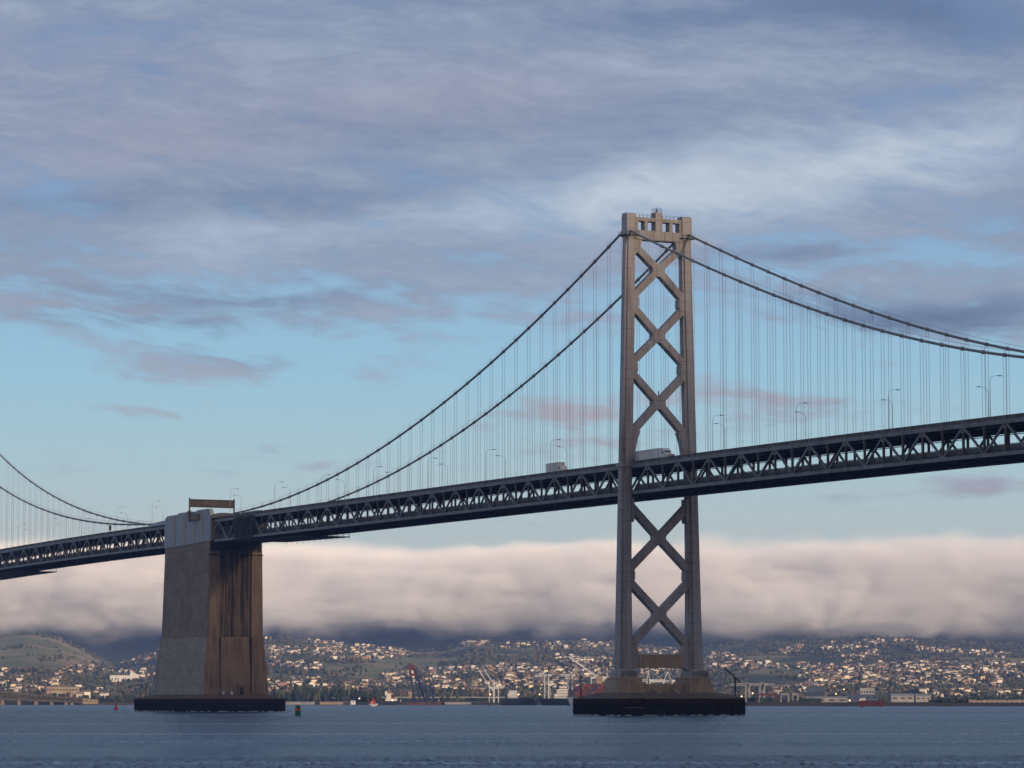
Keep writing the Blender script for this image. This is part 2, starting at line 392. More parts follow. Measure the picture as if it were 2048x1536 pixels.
# haunches above the roadway, under the portal and at the bottom
for s in (-1, 1):
    for pts in ([(8.9, 86.5), (6.6, 85.0), (7.6, 82.3), (8.3, 79.0), (8.6, 76.3), (9.6, 76.3), (9.6, 86.5)],
                [(8.7, 143.6), (5.6, 143.6), (6.2, 141.2), (8.7, 137.5)],
                [(10.4, 12.6), (8.6, 13.9), (7.4, 14.2), (7.4, 18.05), (7.9, 20.5), (10.4, 23.5)]):
        m = MB(); m.plate([(s * y, z) for y, z in pts], -1.24, 1.24); m.build('haunch', steel, TW)
m = MB(); m.box(-1.5, 1.5, -8.1, 8.1, 143.2, 146.1); PB = m.build('portal_beam', steel, TW)
m = MB(); m.box(-1.3, 1.3, -8.05, 8.05, 149.0, 150.1); m.box(-1.42, 1.42, -1.15, 1.15, 146.1, 152.0)
for s in (-1, 1):
    m.box(-1.25, 1.25, s * 4.3 - 0.55, s * 4.3 + 0.55, 146.1, 149.0); m.box(-1.25, 1.25, s * 7.6 - 0.5, s * 7.6 + 0.5, 146.1, 149.0)
m.build('portal_parapet', steel, TW)
m = MB()
for xx in (-1.1, 1.1):
    for sg in (-1, 1):
        m.beam((xx, sg * 1.2, 151.1), (xx, sg * 8, 151.1), 0.06, 0.06)
        for k in range(6): m.beam((xx, sg * (1.4 + k * 1.3), 150.1), (xx, sg * (1.4 + k * 1.3), 151.1), 0.06, 0.06)
for a_ in (-1, 1):
    for b_ in (-1, 1): m.beam((a_ * 1.2, b_ * 1.0, 152.0), (a_ * 1.2, b_ * 1.0, 153.2), 0.07, 0.07)
for zz in (152.6, 153.2):
    for a_ in (-1, 1): m.beam((-1.2, a_ * 1.0, zz), (1.2, a_ * 1.0, zz), 0.06, 0.06); m.beam((a_ * 1.2, -1.0, zz), (a_ * 1.2, 1.0, zz), 0.06, 0.06)
m.build('top_railing', black, TW)
m = MB(); m.lathe((0, 0, 152.0), [(0.22, 0), (0.22, 0.5), (0.14, 0.6), (0.14, 1.1), (0.05, 1.3)]); m.lathe((0, 0, 153.2), [(0.03, 0), (0.03, 0.8)], 5); m.build('beacon', black, TW)
m = MB(); m.box(-1.5, 1.5, -7.4, 7.4, 14.1, 18.1); m.build('bottom_strut', tan_pier, TW)
m = MB(); m.lathe((0.5, 0.1, 95.9), [(0.14, 0), (0.14, 1.1), (0.22, 1.2), (0.05, 1.7)], 6); m.build('navigation_light', black, TW)
# truss seats bracketed off the legs under the deck
for s in (-1, 1):
    m = MB(); m.plate([(s * 9.9, 64.9), (s * 8.9, 64.9), (s * 8.9, 58.6), (s * 9.2, 57.6), (s * 9.9, 57.6)], -1.6, 1.6); m.build('truss_seat', steel, TW)
# concrete pier under the tower
PR = MB()
PR.hexa([(-14.2, -21.9, 5.05), (14.2, -21.9, 5.05), (14.2, 21.9, 5.05), (-14.2, 21.9, 5.05)], [(-6.2, -17.2, 6.7), (6.2, -17.2, 6.7), (6.2, 17.2, 6.7), (-6.2, 17.2, 6.7)])
PIER = PR.build('pier', ledge, BR)
for s in (-1, 1):
    m = MB(); yc = s * 11.8
    m.hexa([(-5.2, yc - 4.4, 6.6), (5.2, yc - 4.4, 6.6), (5.2, yc + 4.4, 6.6), (-5.2, yc + 4.4, 6.6)], [(-4.8, yc - 3.9, 9.2), (4.8, yc - 3.9, 9.2), (4.8, yc + 3.9, 9.2), (-4.8, yc + 3.9, 9.2)])
    m.hexa([(-4.6, yc - 3.7, 9.2), (4.6, yc - 3.7, 9.2), (4.6, yc + 3.7, 9.2), (-4.6, yc + 3.7, 9.2)], [(-4.5, yc - 3.6, 11.25), (4.5, yc - 3.6, 11.25), (4.5, yc + 3.6, 11.25), (-4.5, yc + 3.6, 11.25)])
    m.build('pedestal', tan_pier, PIER)
m = MB(); m.box(-2.6, 2.6, -7.6, 7.6, 6.65, 9.35)
for yy in (-3.5, 3.0): m.hexa([(2.6, yy - 0.5, 6.4), (7.5, yy - 0.5, 6.0), (7.5, yy + 0.5, 6.0), (2.6, yy + 0.5, 6.4)], [(2.6, yy - 0.5, 8.2), (7.4, yy - 0.5, 6.5), (7.4, yy + 0.5, 6.5), (2.6, yy + 0.5, 8.2)])
m.build('pedestal_wall', tan_pier, PIER)
def fender(x0, x1, y0, y1, parent, light):
    m = MB(); m.box(x0, x1, y0, y1, -2.5, 5.0)
    for k in range(int((y1 - y0) / 0.9)):
        yy = y0 + 0.4 + k * 0.9; m.box(x1, x1 + 0.16, yy - 0.17, yy + 0.17, -1, 4.9)
    for k in range(int((x1 - x0) / 0.9)):
        xx = x0 + 0.4 + k * 0.9; m.box(xx - 0.17, xx + 0.17, y0 - 0.16, y0, -1, 4.9)
    for zz in (1.3, 3.2): m.box(x0 - 0.2, x1 + 0.2, y0 - 0.2, y1 + 0.2, zz, zz + 0.3)
    f = m.build('fender', fender_mat, parent)
    q = MB(); a, b = light
    for k in range(19): q.box(x1 + 0.2, x1 + 0.26, a + (b - a) * k / 18 - 0.07, a + (b - a) * k / 18 + 0.07, 2.2, 2.34)
    q.build('reflector_row', galv, f)
fender(-14.0, 14.0, -21.7, 21.7, PIER, (-19, -13))

# --- concrete anchorage
AX = -373.9
def aring(z, hb, hf, hy): return [(AX - hb, -hy, z), (AX + hf, -hy, z), (AX + hf, hy, z), (AX - hb, hy, z)]
m = MB()
m.m = 1
for z0, z1, hb0, hb1, hf0, hf1, hy0, hy1 in ((6.4, 19.4, 30.7, 30.0, 26.5, 26.3, 13.7, 13.2), (19.4, 24.6, 29.4, 29.2, 26.0, 25.95, 12.75, 12.6), (24.6, 29.4, 28.7, 28.5, 25.7, 25.65, 12.25, 12.15)):
    m.loft([aring(z0, hb0, hf0, hy0), aring(z1, hb1, hf1, hy1)])
m.m = 0
m.loft([aring(29.4, 27.6, 25.2, 11.75), aring(67.4, 25.9, 25.3, 11.15)])
ANC = m.build('anchorage', [concrete, concrete_low, shaded_concrete], BR)
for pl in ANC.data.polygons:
    if pl.normal.x > 0.7: pl.material_index = 2  # west-facing sides get the browner copy, dimness and warm light painted in
# front: two pilasters, dark recess, a central slot
m = MB()
for y0, y1 in ((-11.6, -7.0), (6.6, 11.6)):
    m.hexa([(AX + 24.9, y0, 29.42), (AX + 25.95, y0, 29.42), (AX + 25.95, y1, 29.42), (AX + 24.9, y1, 29.42)], [(AX + 24.9, max(y0, -11.0), 63.5), (AX + 26.0, max(y0, -11.0), 63.5), (AX + 26.0, min(y1, 11.0), 63.5), (AX + 24.9, min(y1, 11.0), 63.5)])
m.build('pilaster', shaded_concrete, ANC)
m = MB(); m.box(AX + 24.9, AX + 25.42, -6.98, 6.58, 29.42, 63.4)
# real run-down stains on the recessed wall
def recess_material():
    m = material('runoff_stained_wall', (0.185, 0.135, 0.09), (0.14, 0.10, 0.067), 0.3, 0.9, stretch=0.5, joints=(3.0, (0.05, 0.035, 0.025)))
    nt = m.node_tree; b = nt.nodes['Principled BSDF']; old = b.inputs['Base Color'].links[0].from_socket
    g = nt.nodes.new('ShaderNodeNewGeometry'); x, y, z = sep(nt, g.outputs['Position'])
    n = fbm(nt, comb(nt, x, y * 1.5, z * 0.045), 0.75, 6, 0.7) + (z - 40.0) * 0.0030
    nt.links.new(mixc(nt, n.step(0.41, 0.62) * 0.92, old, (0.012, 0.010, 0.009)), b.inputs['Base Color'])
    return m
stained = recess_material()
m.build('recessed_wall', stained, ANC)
m = MB(); m.box(AX + 24.5, AX + 25.6, -10.9, 10.9, 63.55, 67.3); m.box(AX + 24.5, AX + 26.4, -11.4, 11.4, 61.9, 62.3); m.build('bearing_ledge', dark_ledge, ANC)
m = MB()
for yy in (-6.8, 6.2): m.box(AX + 25.3, AX + 26.75, yy, yy + (0.2 if yy < 0 else 0.42), 7.2, 29.3)  # left bar: dark strip drawn for a groove's shade; right bar: pipe
m.box(AX + 25.3, AX + 25.75, 6.2, 6.62, 29.3, 61.8); m.build('pipe_and_groove_strip', black, ANC)
m = MB(); m.box(AX + 26.0, AX + 27.5, 0.8, 3.4, 6.4, 10.4); m.box(AX + 26.0, AX + 28.2, 0.4, 3.8, 10.4, 10.8); DR = m.build('doorway', shaded_concrete, ANC)
m = MB(); m.box(AX + 27.5, AX + 27.62, 1.3, 2.9, 6.4, 9.6); m.build('door', black, DR)
m = MB()
for yy in (-2.2, -5.8): m.box(AX + 27.0, AX + 28.0, yy - 0.35, yy + 0.35, 6.2, 8.0)
m.build('equipment_box', crane_white, ANC)
m = MB(); m.hexa([(AX - 43.2, -17.9, 5.05), (AX + 35.3, -17.9, 5.05), (AX + 35.3, 17.9, 5.05), (AX - 43.2, 17.9, 5.05)], [(AX - 31.5, -13.9, 6.7), (AX + 27.2, -13.9, 6.7), (AX + 27.2, 13.9, 6.7), (AX - 31.5, 13.9, 6.7)]); m.build('footing_ledge', ledge, ANC)
fender(AX - 42.9, AX + 35.0, -17.75, 17.75, ANC, (-3, 4))
# grey upper side walls with tan joint strips, on both sides of the roadway
for s in (-1, 1):
    m = MB(); y0, y1 = sorted((s * 11.45, s * 9.9)); xa, xb = AX - 26.4, AX + 26.3
    prof = [(xa, 66.6), (xb, 67.5), (xb, 78.8), (xb - 1.5, 80.4), (xb - 15, 80.4), (xb - 16, 80.0), (xb - 27, 80.3), (xb - 36, 80.3), (xb - 37.5, 79.8), (xa + 3.5, 79.8), (xa + 1.0, 79.0), (xa, 77.4)]
    m.side(prof, y0, y1); CL = m.build('cladding_wall', clad, ANC)
    for k, xx in enumerate((xa + 12.5, xa + 24.5, xa + 35.0, xb - 8.5)):
        m = MB(); yy = s * 11.5; m.box(xx - 0.75, xx + 0.75, min(yy, yy - s * 0.3) - 0.06, max(yy, yy - s * 0.3) + 0.06, 67.6, (79.4, 79.7, 79.6, 79.9)[k]); m.build('joint_strip', clad_rib, CL)
    m = MB(); m.box(xb - 21, xb - 12, *sorted((s * 11.5, s * 12.6)), 76.4, 78.8); m.box(xb - 24, xb - 21.2, *sorted((s * 11.5, s * 12.2)), 77.6, 80.6); m.build('utility_box', concrete, CL)
    m = MB(); m.hexa([(xb + 0.1, s * 9.0, 67.5), (xb + 1.5, s * 9.0, 67.5), (xb + 1.5, s * 11.4, 67.5), (xb + 0.1, s * 11.4, 67.5)][::s], [(xb + 0.1, s * 9.0, 77.5), (xb + 1.0, s * 9.0, 77.5), (xb + 1.0, s * 11.4, 77.5), (xb + 0.1, s * 11.4, 77.5)][::s]); m.build('corner_column', concrete, CL)
    # hooded cable housing where the cable enters the roadway
    for xa_, dx in ((-347.0, 1), (-401.0, -1)):
        m = MB(); rings = []
        for k, (t_, r_) in enumerate(((-3, 1.0), (0, 1.35), (6, 1.45), (13, 1.2), (20, 0.75), (24, 0.5))):
            x = xa_ + dx * t_; rings.append([(x, s * YT + r_ * 1.0 * math.cos(q), zt(x) - 0.6 + r_ * 1.35 * max(0, math.sin(q))) for q in [math.pi * j / 6 for j in range(7)]])
        m.loft(rings); m.build('cable_hood', concrete if dx > 0 else clad, ANC)

# --- main cables, bands, hand ropes, suspenders
for s in (-1, 1):
    y = s * YT; CB = None
    pts_all = []
    for a, b in ((0.0, 480.0), (-326.0, 0.0), (-746.0, -420.0)):
        pts_all.append([(x, y, zc(x)) for x in np.linspace(a, b, 61)])
    m = MB()
    m.tube(pts_all[1] + pts_all[0][1:], 0.36, 8); m.tube(pts_all[2] + [(-400, y, 77.0)], 0.36, 8)
    CB = m.build('main_cable', cable_mat, BR, smooth=True)
    m = MB()
    for pts in pts_all:
        for dy in (-0.45, 0.45):
            m.tube([(p[0], y + dy, p[2] + 1.25) for p in pts], 0.022, 4)
    for (a, b, nodes) in SEGS:
        for i in range(2 * len(nodes)):
            x = nodes[0] + (nodes[1] - nodes[0]) / 2 * i
            if abs(x) < 3 or not (a < x < b) or zc(x) < zt(x) + 1.0: continue
            for dy in (-0.45, 0.45): m.tube([(x, y + dy * 0.6, zc(x) + 0.2), (x, y + dy, zc(x) + 1.4)], 0.04, 4)
    m.build('hand_rope', rope_mat, CB)
    for (a, b, nodes) in SEGS:
        for i in range(2 * len(nodes)):
            x = nodes[0] + (nodes[1] - nodes[0]) / 2 * i
            if abs(x) < 3 or not (a < x < b) or x > 300 or x < -690: continue
            z = zc(x)
            if z < zt(x) + 0.9: continue
            t = Vector((1, 0, (zc(x + 0.5) - zc(x - 0.5)))).normalized() * 0.62; c = Vector((x, y, z))
            m = MB(); m.tube([c - t, c - t * 0.85, c + t * 0.85, c + t], [0.38, 0.5, 0.5, 0.38], 8); m.build('cable_band', cable_mat, CB)
            if z - zt(x) > 1.6:
                m = MB()
                for dx in (-0.09, 0.09):
                    for dy in (-0.46, 0.46): m.tube([(x + dx, y + dy, z + 0.1), (x + dx, y + dy * 0.95, zt(x) - 1.2)], 0.027, 4)
                m.build('suspender', rope_mat, CB)

for part in (TW, PIER):
    c = copy_tree(part, BR); c.location = (-746.0, 0, 0)
# ================================================================== THINGS ON AND AROUND THE BRIDGE
def street_lamp(loc, side):
    r = empty('street_lamp', loc)
    x, y, z = loc
    m = MB(); m.tube([(x, y, z), (x, y, z + 0.5), (x, y, z + 10.2)], [0.13, 0.10, 0.06], 6); m.build('pole', galv, r)
    m = MB(); m.tube([(x, y, z + 10.1), (x, y - side * 0.5, z + 10.9), (x, y - side * 1.5, z + 11.35), (x, y - side * 2.6, z + 11.4)], 0.05, 5); m.build('arm', galv, r)
    m = MB(); m.hexa([(x - 0.2, y - side * 2.5, z + 11.28), (x + 0.2, y - side * 2.5, z + 11.28), (x + 0.16, y - side * 3.6, z + 11.28), (x - 0.16, y - side * 3.6, z + 11.28)][::int(-side)],
                     [(x - 0.14, y - side * 2.5, z + 11.5), (x + 0.14, y - side * 2.5, z + 11.5), (x + 0.1, y - side * 3.6, z + 11.42), (x - 0.1, y - side * 3.6, z + 11.42)][::int(-side)]); m.build('lamp_head', post_steel, r)
    return r
LN = {-1: [50.0, 96.0, 142.0, 188.0, -52.5, -99.5, -145.0, -191.0, -238.5, -284.0, -330.5], 1: [23.8, 69.5, 114.5, 159.5, -78.5, -124.0, -170.0, -216.0, -261.5, -315.0, -368.0]}
LN[-1] += [-420.5, -466.0, -512.0, -558.0, -604.0]; LN[1] += [-30.0, -414.0, -460.0, -506.0, -552.0, -598.0, -644.0]
PROTO = {}
ordw = ['first', 'second', 'third', 'fourth', 'fifth', 'sixth', 'seventh', 'eighth']
for s in (-1, 1):
    PROTO[s] = None
    groups = {'beyond the tower': sorted([x for x in LN[s] if x > 0]), 'tower to anchorage': sorted([x for x in LN[s] if -380 < x < -40], reverse=True), 'between the legs': [x for x in LN[s] if -40 < x < 0], 'past the anchorage': sorted([x for x in LN[s] if x < -380], reverse=True)}
    for g, lst in groups.items():
        for i, x in enumerate(lst):
            loc = (x, s * 9.6, zt(x) - 1.0)
            if PROTO[s] is None: o = PROTO[s] = street_lamp(loc, s)
            else: o = copy_tree(PROTO[s]); o.location = loc
            where = {'beyond the tower': 'right of the steel tower', 'tower to anchorage': 'left of the steel tower', 'past the anchorage': 'left of the concrete anchorage', 'between the legs': ''}[g]
            if g == 'between the legs': tag(o, 'far-edge street lamp seen between the tower legs behind the semi truck', 'street lamp', 'street lamps along the bridge deck'); continue
            tag(o, '%s-edge street lamp on the bridge deck, %s %s' % ('near' if s < 0 else 'far', ordw[i], where), 'street lamp', 'street lamps along the bridge deck')

def wheelset(m, x, y, z, r=0.5):
    n = 12
    m.loft([[(x + r * math.cos(2 * math.pi * k / n), yy, z + r + r * math.sin(2 * math.pi * k / n)) for k in range(n)] for yy in (y - 0.15, y + 0.15)])
def truck(loc, semi, label):
    x, y, z = loc; r = empty('semi_truck' if semi else 'box_truck', loc)
    L = 16.6 if semi else 8.4
    m = MB(); m.box(x, x + L, y - 1.25, y + 1.25, z + 1.15, z + (4.05 if semi else 4.0)); tr = m.build('trailer' if semi else 'cargo_box', white, r)
    m = MB()
    for zz in (1.13, 4.0 if semi else 3.95): m.box(x - 0.03, x + L + 0.03, y - 1.28, y + 1.28, z + zz, z + zz + 0.09)
    m.build('edge_rail', galv, tr)
    if semi:
        m = MB()   # round emblem and short dark lettering strokes low on the trailer side
        n = 14; cx_, cz_ = x + 1.9, z + 2.05
        for k in range(11):
            a0, a1 = 0.7 + k * 0.45, 0.7 + (k + 1) * 0.45
            m.hexa([(cx_ + 0.42 * math.cos(a0), y - 1.27, cz_ + 0.42 * math.sin(a0)), (cx_ + 0.62 * math.cos(a0), y - 1.27, cz_ + 0.62 * math.sin(a0)), (cx_ + 0.62 * math.cos(a1), y - 1.27, cz_ + 0.62 * math.sin(a1)), (cx_ + 0.42 * math.cos(a1), y - 1.27, cz_ + 0.42 * math.sin(a1))],
                   [(cx_ + 0.42 * math.cos(a0), y - 1.25, cz_ + 0.42 * math.sin(a0)), (cx_ + 0.62 * math.cos(a0), y - 1.25, cz_ + 0.62 * math.sin(a0)), (cx_ + 0.62 * math.cos(a1), y - 1.25, cz_ + 0.62 * math.sin(a1)), (cx_ + 0.42 * math.cos(a1), y - 1.25, cz_ + 0.42 * math.sin(a1))])
        m.box(x + 3.9, x + 4.5, y - 1.27, y - 1.25, z + 1.75, z + 2.1); m.build('emblem', blue, tr)
        c = MB(); c.side([(x + L + 0.7, z + 0.9), (x + L + 6.0, z + 0.9), (x + L + 6.1, z + 2.0), (x + L + 4.3, z + 2.2), (x + L + 3.6, z + 3.2), (x + L + 2.6, z + 4.0), (x + L + 0.7, z + 4.1)], y - 1.2, y + 1.2); cb = c.build('cab', white, r)
        c = MB(); c.hexa([(x + L + 3.5, y - 1.05, z + 2.3), (x + L + 4.2, y - 1.05, z + 2.3), (x + L + 4.2, y + 1.05, z + 2.3), (x + L + 3.5, y + 1.05, z + 2.3)], [(x + L + 3.3, y - 1.0, z + 3.2), (x + L + 3.66, y - 1.0, z + 3.2), (x + L + 3.66, y + 1.0, z + 3.2), (x + L + 3.3, y + 1.0, z + 3.2)]); c.box(x + L + 2.3, x + L + 3.4, y - 1.23, y - 1.18, z + 2.2, z + 3.1); c.build('windscreen', glass, cb)
        c = MB(); c.box(x + L + 6.0, x + L + 6.2, y - 0.8, y + 0.8, z + 1.0, z + 1.9); c.build('radiator', galv, cb)
        wx = (1.2, 2.5, L + 0.4, L + 1.7, L + 5.2)
    else:
        c = MB(); c.side([(x + L + 0.2, z + 0.8), (x + L + 2.6, z + 0.8), (x + L + 2.7, z + 1.7), (x + L + 1.7, z + 2.0), (x + L + 1.2, z + 2.9), (x + L + 0.2, z + 2.9)], y - 1.1, y + 1.1); cb = c.build('cab', white, r)
        c = MB(); c.box(x + L + 0.5, x + L + 1.1, y - 1.13, y - 1.08, z + 1.9, z + 2.7); c.build('cab_window', glass, cb)
        wx = (1.4, L + 1.6)
    for w in wx:
        for yy in (y - 1.1, y + 1.1):
            c = MB(); wheelset(c, x + w, yy, z, 0.5); c.build('wheel', black, r)
    m = MB(); m.box(x + 0.3, x + L + 0.6, y - 0.5, y + 0.5, z + 0.8, z + 1.12); m.build('chassis', black, r)
    return tag(r, label, 'truck')
truck((-1.6, -7.1, zt(8) - 1.02), True, 'long white semi truck with a white trailer crossing the upper deck at the tower')
truck((-58.4, -7.1, zt(-50) - 1.02), False, 'small white box truck on the upper deck left of the tower')

x_ = -472.5; r = empty('signal_box', (x_, -10.0, zt(x_)), 'small dark box on a short post at the deck edge left of the anchorage', 'signal box')
m = MB(); m.box(x_ - 0.1, x_ + 0.1, -10.1, -9.9, zt(x_) - 0.6, zt(x_) + 0.6); m.build('post', black, r)
m = MB(); m.box(x_ - 0.75, x_ + 0.75, -10.3, -9.7, zt(x_) + 0.6, zt(x_) + 2.6); m.box(x_ - 0.85, x_ + 0.85, -10.45, -9.6, zt(x_) + 2.6, zt(x_) + 2.75); m.build('box', black, r)
# overhead sign seen from behind, on top of the anchorage
x, ya, yb, za, zb_ = -368.0, -12.6, 6.6, 82.2, 84.9
r = empty('overhead_sign', (x, 0, 76), 'long brown ribbed overhead road sign standing across the roadway on the anchorage', 'sign')
m = MB(); m.box(x - 0.15, x, ya, yb, za, zb_)
for k in range(27): m.box(x, x + 0.2, ya + 0.2 + k * 0.735, ya + 0.32 + k * 0.735, za, zb_)
m.build('sign_panel', sign_brown, r)
m = MB(); m.box(x + 0.02, x + 0.3, ya + 5.8, ya + 11.9, za + 0.7, zb_ - 0.4); m.build('dark_centre_panel', post_steel, r)
m = MB(); m.box(x - 0.3, x + 0.3, ya - 0.15, yb + 0.15, zb_, zb_ + 0.3); m.box(x - 0.3, x + 0.3, ya - 0.15, yb + 0.15, za - 0.25, za); m.build('frame_beam', black, r)
for yy in (ya, yb):
    m = MB(); m.box(x - 0.25, x + 0.25, yy - 0.22, yy + 0.22, 76.0, zb_ + 0.8); m.build('post', black, r)

# scaffold netting round the truss and work platforms slung below the deck
def netting_material():
    m = material('dark_netting', (0.05, 0.04, 0.038), (0.03, 0.025, 0.025), 2.0, 0.95)
    return m
net = netting_material()
r = empty('scaffold', (-310, -10.6, 66), 'dark netted scaffold wrapped round the truss beside the anchorage', 'scaffold')
m = MB()
for xx in np.arange(-322.5, -302.9, 0.7): m.beam((xx, -10.95, zt(xx) - 10.4), (xx, -10.95, zt(xx) - 1.2), 0.3, 0.05, (0, 1, 0))
for k in range(14):
    zz = -10.2 + k * 0.67; m.beam((-322.6, -11.0, zt(-322) + zz), (-303, -11.0, zt(-303) + zz), 0.25, 0.05, (0, 1, 0))
m.build('netting', net, r)
m = MB()
for xx in np.arange(-323, -302, 2.5): m.beam((xx, -11.2, zt(xx) - 10.6), (xx, -11.2, zt(xx) - 0.9), 0.1, 0.1)
for k in range(5): m.beam((-323, -11.25, zt(-323) - 10.3 + k * 2.2), (-302, -11.25, zt(-302) - 10.3 + k * 2.2), 0.1, 0.1)
m.build('scaffold_tube', post_steel, r)
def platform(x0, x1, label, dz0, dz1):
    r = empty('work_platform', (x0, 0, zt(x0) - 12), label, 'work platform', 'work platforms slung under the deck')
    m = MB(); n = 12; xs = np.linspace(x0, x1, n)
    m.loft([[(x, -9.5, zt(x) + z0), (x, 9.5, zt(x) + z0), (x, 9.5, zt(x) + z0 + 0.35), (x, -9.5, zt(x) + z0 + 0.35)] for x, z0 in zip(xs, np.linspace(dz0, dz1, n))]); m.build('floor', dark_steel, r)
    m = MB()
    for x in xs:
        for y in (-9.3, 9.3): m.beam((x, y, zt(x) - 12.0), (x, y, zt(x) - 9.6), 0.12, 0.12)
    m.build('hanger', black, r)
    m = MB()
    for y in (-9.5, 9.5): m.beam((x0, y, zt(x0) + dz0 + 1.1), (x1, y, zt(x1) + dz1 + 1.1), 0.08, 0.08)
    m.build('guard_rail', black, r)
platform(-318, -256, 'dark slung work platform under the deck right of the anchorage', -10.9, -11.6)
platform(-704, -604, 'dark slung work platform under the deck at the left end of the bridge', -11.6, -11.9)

# light poles and davit on the fenders
def fender_pole(x, y, z, h, label):
    r = empty('light_pole', (x, y, z), label, 'light pole', 'light poles on the pier fenders')
    m = MB(); m.tube([(x, y, z), (x, y, z + h)], [0.22, 0.14], 6); m.build('pole', black, r)
    m = MB(); m.lathe((x, y, z + h), [(0.2, 0), (0.26, 0.1), (0.24, 0.45), (0.08, 0.6)], 8); m.build('lantern', black, r)
fender_pole(-11, -20.6, 5.0, 6.2, 'thin dark light pole on the tower fender beside the red container ship')
fender_pole(AX + 31.0, 14.6, 5.0, 5.2, 'thin dark light pole on the right corner of the anchorage fender')
fender_pole(AX - 35.5, -15.5, 5.0, 5.2, 'thin dark light pole on the left corner of the anchorage fender')
r = empty('davit_crane', (10.5, 20.3, 5.0), 'dark davit hoist with a tilted boom on the right end of the tower fender', 'davit')
m = MB(); m.tube([(10.5, 20.3, 5.0), (10.5, 20.3, 11.3)], 0.28, 6); m.build('mast', black, r)
m = MB(); p, q = Vector((10.5, 20.3, 11.2)) - RT * 3.2 + Vector((0, 0, 2.9)), Vector((10.5, 20.3, 11.2)) + RT * 1.4 - Vector((0, 0, 1.25))
for dz in (-0.22, 0.22): m.beam(p + Vector((0, 0, dz)), q + Vector((0, 0, dz)), 0.3, 0.24)
for k in range(9): m.beam(p.lerp(q, k / 8) + Vector((0, 0, -0.22)), p.lerp(q, min(1, (k + 1) / 8)) + Vector((0, 0, 0.22)), 0.07, 0.07)
m.build('boom', post_steel, r)

def foam(x0, x1, y0, y1, label):
    m = MB(); r_ = random.Random(5)
    for side_ in range(2):
        n = 70
        for k in range(n):
            if r_.random() < 0.72: continue
            f = k / n; w = r_.uniform(0.3, 1.6); l = r_.uniform(0.6, 2.6)
            if side_ == 0: c = (x0 + (x1 - x0) * f, y0 - w / 2 - 0.3)
            else: c = (x1 + w / 2 + 0.3, y0 + (y1 - y0) * f)
            a = (l, w) if side_ == 0 else (w, l)
            m.lathe((c[0], c[1], 0), [(0.01, 0.02)], 3) if False else m.hexa([(c[0] + a[0] * math.cos(q) * 0.5, c[1] + a[1] * math.sin(q) * 0.5, 0.02) for q in (0, 1.05, 2.1, 3.14, 4.19, 5.24)], [(c[0] + a[0] * math.cos(q) * 0.4, c[1] + a[1] * math.sin(q) * 0.4, 0.08 + 0.1 * r_.random()) for q in (0, 1.05, 2.1, 3.14, 4.19, 5.24)])
    tag(m.build('foam', white), label, 'foam', kind='stuff')
foam(-14, 14, -21.7, 21.7, 'white foam lapping along the tower fender'); foam(AX - 42.9, AX + 35.0, -17.75, 17.75, 'white foam lapping along the anchorage fender')
# buoys
b0 = bearing(598, 912.0)
r = empty('channel_buoy', (b0.x, b0.y, 0), 'green drum buoy with an orange band floating right of the anchorage', 'buoy')
m = MB(); m.lathe((b0.x, b0.y, 0), [(0.95, -0.4), (0.95, 0.25), (0.8, 0.3), (0.8, 1.45)], 14); m.build('lower_drum', green, r)
m = MB(); m.lathe((b0.x, b0.y, 1.45), [(0.82, 0), (0.82, 0.75)], 14); m.build('band', orange, r)
m = MB(); m.lathe((b0.x, b0.y, 2.2), [(0.78, 0), (0.78, 0.75), (0.3, 0.8)], 14); m.build('upper_drum', green, r)
m = MB(); m.lathe((b0.x, b0.y, 3.0), [(0.18, 0), (0.18, 0.4), (0.05, 0.5)], 8); m.build('lantern', white, r)
b1 = bearing(236, 1420.0)
r = empty('channel_buoy', (b1.x, b1.y, 0), 'small red conical buoy floating left of the anchorage fender', 'buoy')
m = MB(); m.lathe((b1.x, b1.y, 0), [(0.85, -0.3), (0.9, 0.4), (0.75, 0.6), (0.42, 1.9), (0.36, 2.0)], 10); m.build('float', bright_red, r)
m = MB(); m.lathe((b1.x, b1.y, 2.0), [(0.3, 0), (0.42, 0.1), (0.4, 0.7), (0.1, 1.0)], 8); m.build('topmark', bright_red, r)
for xx, tt, lb in ((1720, 1900, 'tiny red spar buoy off the right-hand shore, under the red barge'), (1757, 2050, 'tiny red spar buoy farther along the right-hand shore'), (980, 2250, 'tiny dark buoy floating below the white boom cranes')):
    b = bearing(xx, tt); r = empty('spar_buoy', (b.x, b.y, 0), lb, 'buoy')
    m = MB(); m.lathe((b.x, b.y, 0), [(0.7, -0.3), (0.75, 0.5), (0.3, 0.9), (0.2, 2.2), (0.4, 2.3), (0.1, 2.9)], 8); m.build('float', red if xx > 1500 else hull_dark, r)

